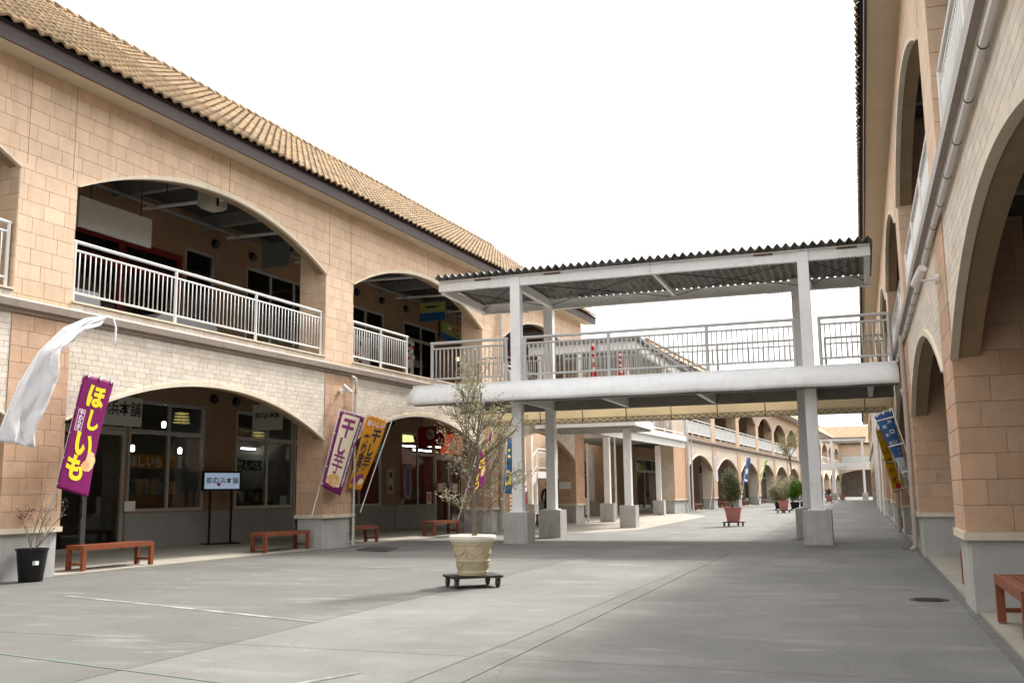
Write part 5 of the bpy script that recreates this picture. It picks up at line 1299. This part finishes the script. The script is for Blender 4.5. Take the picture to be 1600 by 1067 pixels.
# ---- screen on a stand
T = empty('screen_stand', LF(.08, -3.05, .12), RZL - R_(22), label='black display screen on a two-legged floor stand between the shop windows', cat='screen')
sm = emit_mat('screen_glow', (.35, .45, .58), .22)
MB().box(-.54, .54, -.04, .04, 1.34, 1.84).build('screen', M_black, T); MB().box(-.49, .49, -.046, -.041, 1.39, 1.79).build('display', sm, T)
letters(T, [(c_, -.37 + .185 * i, 0, .165) for i, c_ in enumerate('都の浜本舗')], lambda u, v, l: Vector((u, -.05, 1.60 - v)), M_signk)
patch(T, lambda u, v, l: Vector((u, -.049, v)), blob(-.1, 1.5, .045, .045), M_rprint, 'red_mark')
for x in (-.3, .3): MB().box(x - .02, x + .02, -.02, .03, .03, 1.34).build('leg', M_black, T)
MB().box(-.45, .45, -.22, .22, 0, .03).build('base', M_black, T)
# ---- security cameras
def sec_cam(label, p, out, aim, group='white security cameras on the pilasters'):
    T = empty('security_camera', p, label=label, cat='camera', group=group); out = Vector(out); aim = Vector(aim).normalized()
    MB().tube([Vector((0, 0, 0)), out * .04], .06, 14).build('mount', M_whitepipe, T, True)
    MB().tube([out * .03, out * .16 + Vector((0, 0, -.01)), out * .2 + Vector((0, 0, .03))], .016, 8).build('arm', M_whitepipe, T, True)
    c_ = out * .2 + Vector((0, 0, .06)); MB().tube([c_ - aim * .12, c_ + aim * .16], .05, 14).build('housing', M_whitepipe, T, True); MB().tube([c_ + aim * .16, c_ + aim * .17], .04, 12).build('lens', M_black, T, True)
sec_cam('white security camera on the second pilaster above the cream banner', LFp(531, 611, .03), NL, Vector((.45, .35, -.5)))
p = Vector((XR - .03, 13.3, 0)); pz = [z for z in [3.62]][0]
d = ray(1466, 436); t = (XR - .03) / d.x; p = CAMP + d * t
sec_cam('white security camera on the shaded wall above the sky blue banner', p, Vector((-1, 0, 0)), Vector((-.25, .65, -.45)))
# ---- downpipes
def downpipe(label, pts, r, m, clips=(), group=None):
    base = Vector(pts[-1]); T = empty('downpipe', base, label=label, cat='downpipe', group=group)
    MB().tube([Vector(p) - base for p in pts], r, 12).build('pipe', m, T, True)
    for z in clips:
        q = None
        for a, b in zip(pts, pts[1:]):
            a, b = Vector(a), Vector(b)
            if min(a.z, b.z) <= z <= max(a.z, b.z) and abs(a.z - b.z) > .2: q = a.lerp(b, (z - a.z) / (b.z - a.z)) - base
        if q: MB().lathe([(r * 1.25, -.02), (r * 1.3, 0), (r * 1.25, .02)], 12, tuple(q)).build('clip', m, T)
downpipe('pale downpipe on the edge of the second pillar', [LF(1.28, .04, 4.36), LF(1.36, .13, 4.30), LF(1.36, .13, 3.9), LF(1.36, .11, 3.0), LF(1.36, .11, .05)], .042, M_pipe, (3.2, 1.9, .8))
downpipe('slim pale downpipe on the third pillar behind the olive', [LF(10.1, .08, 4.36), LF(10.1, .10, .1)], .045, M_pipe, (3, 1.5))
downpipe('wide tan downpipe beside the slim one on the third pillar', [LF(11.0, .12, 8.5), LF(11.0, .12, .1)], .075, M_pipe, (7, 5.2, 3, 1.5))
downpipe('pale downpipe on the second grey plinth of the shaded arcade', [(XR - .08, 21.4, 4.36), (XR - .08, 21.4, .25), (XR - .10, 21.4, .14), (XR - .18, 21.35, .09)], .05, M_pipe2, (3.2, 1.9, .8))
downpipe('pale downpipe on the third grey plinth of the shaded arcade', [(XR - .08, 30.2, 4.36), (XR - .08, 30.2, .06)], .055, M_pipe2, (3.2, 1.5))
for i, (y_, r_) in enumerate(((49.0, .05), (57.8, .09), (66.5, .09), (68.0, .06))): downpipe(('short thin downpipe far along the shaded arcade', 'thick white downpipe far along the shaded arcade', 'second thick white downpipe of the far cluster on the shaded arcade', 'thin full-height white downpipe of the far cluster')[i], [(XR - .11, y_, 8.5 if i else 4.3), (XR - .11, y_, .05)], r_, M_whitepipe, (6, 4, 2.5, 1), group='far white downpipes')
downpipe('white downpipe on the corner pillar of the pale arcade', [LF(39.9, .12, 8.5), LF(39.9, .12, .05)], .075, M_whitepipe, (6.5, 4, 2, 1)); downpipe('thin pale downpipe beside the white one on the corner pillar', [LF(41.0, .1, 4.4), LF(41.0, .1, .05)], .05, M_whitepipe, (3, 1.5))
downpipe('white downpipe at the far end of the pale arcade', [LF(98.5, .15, 8.6), LF(98.5, .15, .05)], .1, M_whitepipe, (6, 4, 2))
g = ground(956, 815); downpipe('thin white downpipe on the canopy column', [(g.x + .22, g.y, 3.7), (g.x + .22, g.y, .1)], .04, M_whitepipe, (2.4, 1.2))
downpipe('white downpipe on the stained end pillar', [LF(20.36, .1, 3.4), LF(20.36, .1, .02)], .045, M_whitepipe, (2.6, 1.2))
# ---- lamps in the shops
def lamp(label, p, kind, L=1.2):
    T = empty('shop_lamp', p, RZL, label=label, cat='lamp', group='lit lamps inside the shops')
    if kind == 'pendant':
        MB().lathe([(.035, 0), (.048, .02), (.05, .13), (.02, .16)], 12).build('shade', M_lamp, T, True); MB().tube([(0, 0, .2), (0, 0, 1.0)], .006, 5).build('cord', M_black, T)
    else:
        MB().tube([(-L / 2, 0, 0), (L / 2, 0, 0)], .022, 8).build('tube', M_tube, T, True); MB().box(-L / 2 - .03, L / 2 + .03, -.06, .06, .03, .08).build('fitting', M_signw, T)
for u, v, lb in ((207, 700, 'lit pendant lamp above the orange window sign'), (281, 704, 'lit pendant lamp above the orange and white notice'), (256, 663, 'lit pendant lamp high in the transom of the first shop window')): s_, z_ = Lpix(u, v, -4.6); lamp(lb, LF(s_, -4.6, z_ - .08), 'pendant')
for u, v, L_, lb in ((435, 698, 1.5, 'upper lit tube inside the second shop'), (438, 709, 1.4, 'lower lit tube inside the second shop'), (388, 701, .7, 'short lit tube above the dark window sign')): s_, z_ = Lpix(u, v, -6.2); lamp(lb, LF(s_, -6.2, z_), 'tube', L_)
for u, v, L_, lb in ((640, 697, 1.5, 'lit tube behind the purple potato sticker window'), (662, 704, 1.8, 'long lit tube under the dark red sign'), (678, 698, 1.2, 'lit tube beside the red shop doors')): s_, z_ = Lpix(u, v, -6.0); lamp(lb, LF(s_, -6.0, z_), 'tube', L_)
for u, v in ((636, 684),): 
    s_, z_ = Lpix(u, v, -4.3); T = empty('shop_lamp', LF(s_, -4.3, z_ - .14), label='yellow-green lamp shade in the red shop window', cat='lamp'); MB().lathe([(.28, 0), (.2, .27), (.05, .3)], 16).build('shade', emit_mat('shade_glow', (.85, .8, .28), .9), T, True)
for u, v, lb in ((284, 653, 'yellow slatted lamp shade in the first shop transom'), (404, 682, 'yellow slatted lamp shade under the white hanging sign')):
    s_, z_ = Lpix(u, v, -5.2); T = empty('shop_lamp', LF(s_, -5.2, z_ - .15), RZL, label=lb, cat='lamp', group='yellow shades inside the shops')
    for i in range(4): MB().box(-.22 + .02 * i, .22 - .02 * i, -.1, .1, i * .085, i * .085 + .04).build('slat', emit_mat('slat_glow%d' % i, (.9, .72, .25), .14), T)
s_, z_ = Lpix(715, 561, -2.5); T = empty('shop_lamp', LF(s_, -2.5, z_ - .1), label='yellow lamp glowing upstairs behind the footbridge railing', cat='lamp'); MB().sphere((0, 0, .1), .08, 12, 8).build('globe', emit_mat('globe_glow', (1, .85, .4), .9), T, True); MB().tube([(0, 0, .2), (0, 0, 2.6)], .008, 5).build('cord', M_black, T)
# counters and goods seen faintly through the glass
rn = random.Random(3)
for k, (s0, s1, y, m, lab) in enumerate(((-2.4, -.4, 4.0, mat('orange_wood', (.30, .12, .045), .6), 'orange-brown display counter behind the first shop window'), (1.4, 3.7, 4.3, mat('dark_wood', (.10, .055, .035), .6), 'dark display counter stacked with goods behind the second shop window'), (10.5, 12.8, 4.2, mat('dark_wood2', (.12, .04, .03), .6), 'dark counter inside the red shop'))):
    T = empty('display_counter', LF((s0 + s1) / 2, -y, 0.0), RZL, label=lab, cat='counter'); h = (s1 - s0) / 2
    MB().box(-h, h, -.25, .25, .0, 1.38 if k == 0 else 1.15).build('counter', m, T)
    for i in range(10):
        x = rn.uniform(-h + .15, h - .15); q = rn.uniform(.06, .14); zb = 1.385 if k == 0 else 1.155; hh = rn.uniform(.12, .38)
        b_ = MB(); b_.box(x - q, x + q, -.18, .05, zb, zb + hh); b_.box(x - q * .8, x + q * .8, -.16, .03, zb + hh, zb + hh + .03)
        b_.build('goods', random.choice([M_signw, M_beige, M_dgreen, M_wood, M_signd]), T)
# white covered stock behind the upstairs railing
for k, (s0, s1, y, h) in enumerate(((-6.9, -5.6, 2.0, .75), (-3.6, -1.2, 2.6, .8), (2.2, 4.3, 2.4, .75), (3.0, 5.2, 2.9, .9))):
    T = empty('covered_table', LF((s0 + s1) / 2, -y, 4.70), RZL, label=('small sheet-covered table upstairs under the large blank board', 'wide sheet-covered table upstairs before the red-framed windows', 'sheet-covered table upstairs under the small grey board', 'sheet-covered table upstairs in the second arch')[k], cat='table', group='covered tables upstairs'); L_ = (s1 - s0) / 2
    MB().prism([(-L_, .02), (L_, .02), (L_ * .96, h * .9), (L_ * .85, h), (-L_ * .6, h), (-L_ * .95, h * .7)], 'y', -.35, .35).build('cloth', mat('pale_dust_sheet', (.45, .46, .47), .7, bump=(4, .6)), T)
    for sx in (-.9, .9): MB().box(sx * L_ - .03, sx * L_ + .03, -.3, .3, 0, .3).build('leg', M_dkmetal, T)
# red and white goods rack upstairs in the second arch
T = empty('goods_rack', LF(6.6, -3.0, 4.70), RZL, label='rack of red and white goods upstairs in the second arch', cat='rack')
MB().box(-.9, .9, .1, .18, 0, 1.75).build('panel', mat('pale_board', (.55, .5, .45), .7), T)
for i in range(26): x, z = rn.uniform(-.82, .82), rn.uniform(.15, 1.65); MB().sphere((x, .06, z), rn.uniform(.05, .1), 8, 5, (1, .5, 1)).build('goods', random.choice([M_rprint, M_rprint, M_wprint, M_kprint]), T, True)
T = empty('goods_rack', LF(9.3, -2.6, 4.70), RZL, label='tall stand of red and dark flowers upstairs beside the footbridge end', cat='rack')
MB().box(-.3, .3, 0, .1, 0, 1.9).build('panel', mat('pale_board', (.55, .5, .45), .7), T)
for i in range(18): MB().sphere((rn.uniform(-.27, .27), -.03, rn.uniform(.2, 1.8)), rn.uniform(.04, .08), 8, 5, (1, .5, 1)).build('goods', random.choice([M_rprint, M_kprint, M_dgreen, M_wprint]), T, True)
# ---- wall intercom plate
s_, z_ = Lpix(611, 753, -3.4); T = empty('wall_speaker', LF(s_, -3.46, z_ - .4), RZL, label='pale wall unit with two dark round ports beside the red shop window', cat='fixture')
MB().box(-.22, .22, -.05, .04, 0, .85).build('case', mat('beige_case', (.38, .35, .29), .6), T)
for z in (.2, .65): MB().tube([(0, -.051, z), (0, -.06, z)], .11, 14).build('port', M_black, T, True)
# ---- street covers and mats
g = ground(1451, 937); T = empty('manhole_cover', (g.x, g.y, .002), label='round dark iron manhole cover near the shaded pavement', cat='manhole')
MB().lathe([(.22, 0), (.22, .004), (.0, .005)], 28, capb=False, capt=False).build('lid', M_dkmetal, T)
for i in range(-2, 3): MB().box(-.17 + abs(i) * .02, .17 - abs(i) * .02, i * .07 - .015, i * .07 + .015, .0052, .009).build('rib', M_dkmetal, T)
def mat_on(label, pts, z=.006):
    c_ = sum((Vector(p) for p in pts), Vector()) / len(pts); T = empty('drain_cover', (c_.x, c_.y, 0), label=label, cat='drain cover'); n = len(pts)
    b_ = MB(); q = [Vector(p) - c_ for p in pts]; b_.add([(p.x, p.y, z + .012) for p in q] + [(p.x, p.y, .001) for p in q], [tuple(range(n))] + [(i, (i + 1) % n, n + (i + 1) % n, n + i) for i in range(n)]); b_.build('plate', mat('dark_plate', (.095, .093, .09), .6, noise=(5, .2)), T)
    e0, e1 = q[1] - q[0], q[3] - q[0]
    for i in range(5): a = q[0] + e1 * (.12 + .18 * i) + e0 * .06; b2 = a + e0 * .88; dd = e1.normalized() * .02; MB().add([(a.x - dd.x, a.y - dd.y, z + .016), (b2.x - dd.x, b2.y - dd.y, z + .016), (b2.x + dd.x, b2.y + dd.y, z + .016), (a.x + dd.x, a.y + dd.y, z + .016)], [(0, 1, 2, 3)]).build('rib', M_dkmetal, T)
mat_on('dark flat cover plate at the foot of the second pillar', [ground(556, 860), ground(604, 862), ground(622, 857), ground(575, 854.5)])
mat_on('dark flat cover plate at the foot of the shaded arcade', [ground(1410, 858), ground(1441, 858), ground(1438, 843), ground(1402, 843)])
# ---- green bin behind the second shaded pillar
T = empty('waste_bin', (XR + .35, 22.6, .05), label='dark green waste bin behind the second grey plinth', cat='bin'); M_bin = mat('teal_plastic', (.01, .16, .13), .45)
MB().prism([(-.25, 0), (.25, 0), (.3, .8), (-.3, .8)], 'y', -.3, .3).build('body', M_bin, T); MB().box(-.33, .33, -.33, .33, .8, .88).build('lid', M_bin, T); MB().tube([(-.2, .3, .06), (.2, .3, .06)], .06, 10).build('wheel', M_black, T, True)
# ---- hydrant box with red sign, wall notices
s_, z_ = Lpix(802, 780, .2); T = empty('hydrant_cabinet', LF(s_ + .1, .45, 0), RZL, label='grey cabinet with a red fire hydrant sign behind the footbridge plinth', cat='cabinet')
MB().box(-.3, .3, -.15, .15, 0, 1.35).build('case', M_panelg, T); MB().box(-.14, .14, -.162, -.152, .95, 1.25).build('sign', M_rprint, T); letters(T, column_text('消火栓', 0, 0, .075, .085), lambda u, v, l: Vector((u, -.168, 1.185 - v)), M_wprint)
T, f, w_, h_ = flat_sign('wall_notice', 'white paper notice on the dark inside of the end pillar', LF(19.02, -.20, 1.75), LF(19.02, -.72, 1.75), LF(19.02, -.20, 1.45), M_wprint, th=.008)
T, f, w_, h_ = flat_sign('exit_sign', 'white and green emergency exit sign on the passage wall', LF(*[Lpix(928, 737, -5.1)[0], -5.14], Lpix(928, 737, -5.1)[1]), LF(Lpix(934, 737, -5.1)[0], -5.14, Lpix(928, 737, -5.1)[1]), LF(Lpix(928, 737, -5.1)[0], -5.14, Lpix(928, 747, -5.1)[1]), M_wprint, th=.02)
patch(T, f, [(w_ * .15, h_ * .1), (w_ * .85, h_ * .1), (w_ * .85, h_ * .6), (w_ * .15, h_ * .6)], mat('exit_green', (.01, .25, .12), .5), 'print', .003)
# ---- A-board and dark stand in the passage
T = empty('a_board', LF(30.6, -3.4, 0), RZL, label='black and white standing signboard leaning in the passage', cat='signboard'); b_ = MB().box(-.3, .3, -.03, .03, 0, 1.1).build('board', M_kprint, T); MB().box(-.25, .25, -.04, -.031, .1, 1.0).build('face', M_wprint, T); b_.rotation_euler = (R_(-10), 0, 0)
for z in (.3, .55, .8): MB().lathe([(.08, 0), (.1, .004), (.0, .006)], 10, (0, -.05, z), capb=False, capt=False).build('mark', M_kprint, T)
# ---- outside stair in the passage behind the third arch
ST = empty('stair', LF(24.0, -4.3, 0), RZL, label='white outside stair and landing with railing behind the third arch', cat='stair')
for i in range(12): MB().box(-3.6 + .28 * i, -3.30 + .28 * i, -.6, .6, .17 * i + .10, .17 * i + .17).build('step', M_white, ST)
for y in (-.66, .62): MB().prism([(-3.7, 0), (-3.3, 0), (0, 1.95), (0, 2.3), (-3.7, .25)], 'y', y, y + .04).build('stringer', M_white, ST)
MB().box(0, 4.2, -.7, .8, 2.0, 2.32).build('landing', M_white, ST)
for x in (.15, 4.0): MB().box(x - .07, x + .07, -.6, -.46, 0, 2.0).build('post', M_white, ST)
r_ = railing(ST, 0, 4.2, -.66, 2.32, 3.4, [0.05, 1.4, 2.8, 4.15], .14)
mb = MB(); mb.tube([(-3.6, -.66, 1.15), (0, -.66, 3.35)], .03, 8); mb.tube([(-3.6, -.66, .45), (0, -.66, 2.6)], .02, 8); sr = mb.build('railing', M_rail, ST, True)
for i in range(20): x = -3.5 + .18 * i; MB().tube([(x, -.66, .45 + (x + 3.6) * .597), (x, -.66, 1.12 + (x + 3.6) * .611)], .011, 5).build('baluster', M_rail, sr)
# the third bay is an open way through: nothing to add

# ---- person, back to us, standing in the passage
def person():
    base = ground(857, 818.5); base.z = .03
    face = math.atan2(base.y, base.x)               # faces away from the camera
    T = empty('person', base, face - math.pi / 2, label='grey-haired person in navy jacket and dark trousers seen from behind in the passage', cat='person')
    # +y is the facing direction
    J = {}
    V = []; E_ = []; RAD = []
    def v(x, y, z, rx, ry=None): V.append((x, y, z)); RAD.append((rx, ry or rx)); return len(V) - 1
    pel = v(0, 0, .90, .150, .125); wa = v(0, .01, 1.04, .145, .12); ch = v(0, .03, 1.24, .165, .13); sh = v(0, .045, 1.39, .12, .10); nk = v(0, .07, 1.475, .055); hd0 = v(0, .085, 1.535, .075, .085); hd1 = v(0, .10, 1.62, .088, .10); hd2 = v(0, .095, 1.69, .062, .075)
    E_ += [(pel, wa), (wa, ch), (ch, sh), (sh, nk), (nk, hd0), (hd0, hd1), (hd1, hd2)]
    for s in (-1, 1):
        hip = v(s * .09, 0, .84, .105, .11); kn = v(s * .10, .02, .47, .066, .07); an = v(s * .10, -.01, .09, .045, .05); to = v(s * .115, .14, .045, .042, .036)
        E_ += [(pel, hip), (hip, kn), (kn, an), (an, to)]
        so = v(s * .19, .04, 1.36, .075); el = v(s * .265, -.03, 1.10, .055); wr = v(s * .235, .13, .93, .040); pa = v(s * .225, .185, .90, .036, .024)
        E_ += [(sh, so), (so, el), (el, wr), (wr, pa)]
        for k, (dx, dy, dz) in enumerate(((-.028, .07, -.045), (-.01, .085, -.05), (.01, .082, -.052), (.027, .07, -.05), (-.045, .035, -.01))):
            a = v(s * (.225 + dx * .6), .185 + dy * .45, .90 + dz * .4, .010); b = v(s * (.225 + dx), .185 + dy, .90 + dz, .008); E_ += [(pa, a), (a, b)]
    me = bpy.data.meshes.new('body'); me.from_pydata(V, E_, []); o = bpy.data.objects.new('body', me); COL.objects.link(o); o.parent = T
    sk = o.modifiers.new('skin', 'SKIN'); sd = me.skin_vertices[0].data
    for i, r in enumerate(RAD): sd[i].radius = r; sd[i].use_root = (i == pel)
    o.modifiers.new('sub', 'SUBSURF').levels = 2; o.modifiers['sub'].render_levels = 2
    # clothing by height and place: jacket, trousers, shoes, skin, hair
    m = bpy.data.materials.new('person_clothes'); m.use_nodes = True; n = m.node_tree; P = n.nodes['Principled BSDF']; P.inputs['Roughness'].default_value = .85
    tc = n.nodes.new('ShaderNodeTexCoord'); sx = n.nodes.new('ShaderNodeSeparateXYZ'); n.links.new(tc.outputs['Object'], sx.inputs[0])
    cr = n.nodes.new('ShaderNodeValToRGB'); cr.color_ramp.interpolation = 'CONSTANT'; dv = n.nodes.new('ShaderNodeMath'); dv.operation = 'DIVIDE'; dv.inputs[1].default_value = 1.8; n.links.new(sx.outputs['Z'], dv.inputs[0]); n.links.new(dv.outputs[0], cr.inputs[0])
    stops = [(0, (.02, .018, .018)), (.075 / 1.8, (.012, .013, .02)), (.985 / 1.8, (.022, .03, .065)), (1.46 / 1.8, (.36, .22, .16)), (1.52 / 1.8, (.34, .32, .31))]
    el_ = cr.color_ramp.elements; el_[0].position = 0; el_[0].color = (*stops[0][1], 1); el_[1].position = stops[1][0]; el_[1].color = (*stops[1][1], 1)
    for p_, c_ in stops[2:]: e = el_.new(p_); e.color = (*c_, 1)
    # hands: skin where the forearm ends in front of the body
    gt = n.nodes.new('ShaderNodeMath'); gt.operation = 'GREATER_THAN'; gt.inputs[1].default_value = .155; n.links.new(sx.outputs['Y'], gt.inputs[0])
    hz = n.nodes.new('ShaderNodeMath'); hz.operation = 'COMPARE'; hz.inputs[1].default_value = .87; hz.inputs[2].default_value = .1; n.links.new(sx.outputs['Z'], hz.inputs[0])
    an_ = n.nodes.new('ShaderNodeMath'); an_.operation = 'MULTIPLY'; n.links.new(gt.outputs[0], an_.inputs[0]); n.links.new(hz.outputs[0], an_.inputs[1])
    mx = n.nodes.new('ShaderNodeMix'); mx.data_type = 'RGBA'; n.links.new(an_.outputs[0], mx.inputs[0]); n.links.new(cr.outputs[0], mx.inputs[6]); mx.inputs[7].default_value = (.36, .22, .16, 1)
    n.links.new(mx.outputs[2], P.inputs['Base Color']); me.materials.append(m)
    h = MB(); h.sphere((0, .085, 1.635), .108, 16, 10, (.95, 1.05, 1.0)); ho = h.build('hair', mat('grey_hair', (.30, .29, .28), .9, bump=(60, .8)), T, True)
    for s in (-1, 1): MB().sphere((s * .1, .11, 1.585), .026, 8, 6, (.45, .8, 1.2)).build('ear', mat('skin', (.42, .26, .19), .6), T, True)
    f_ = MB(); f_.sphere((0, .20, 1.585), .024, 8, 6, (.7, .9, 1.2)); f_.build('nose', mat('skin', (.42, .26, .19), .6), T, True)
    fo = MB(); fo.sphere((0, .118, 1.59), .09, 14, 8, (.92, .95, 1.12)); fo.build('face', mat('skin', (.42, .26, .19), .6), T, True)
    for s in (-1, 1): MB().sphere((s * .035, .196, 1.615), .011, 8, 5).build('eye', M_black, T, True)
    MB().sphere((0, .198, 1.545), .02, 8, 5, (1.2, .3, .3)).build('mouth', mat('lips', (.3, .12, .1), .6), T, True)
    return T
person()
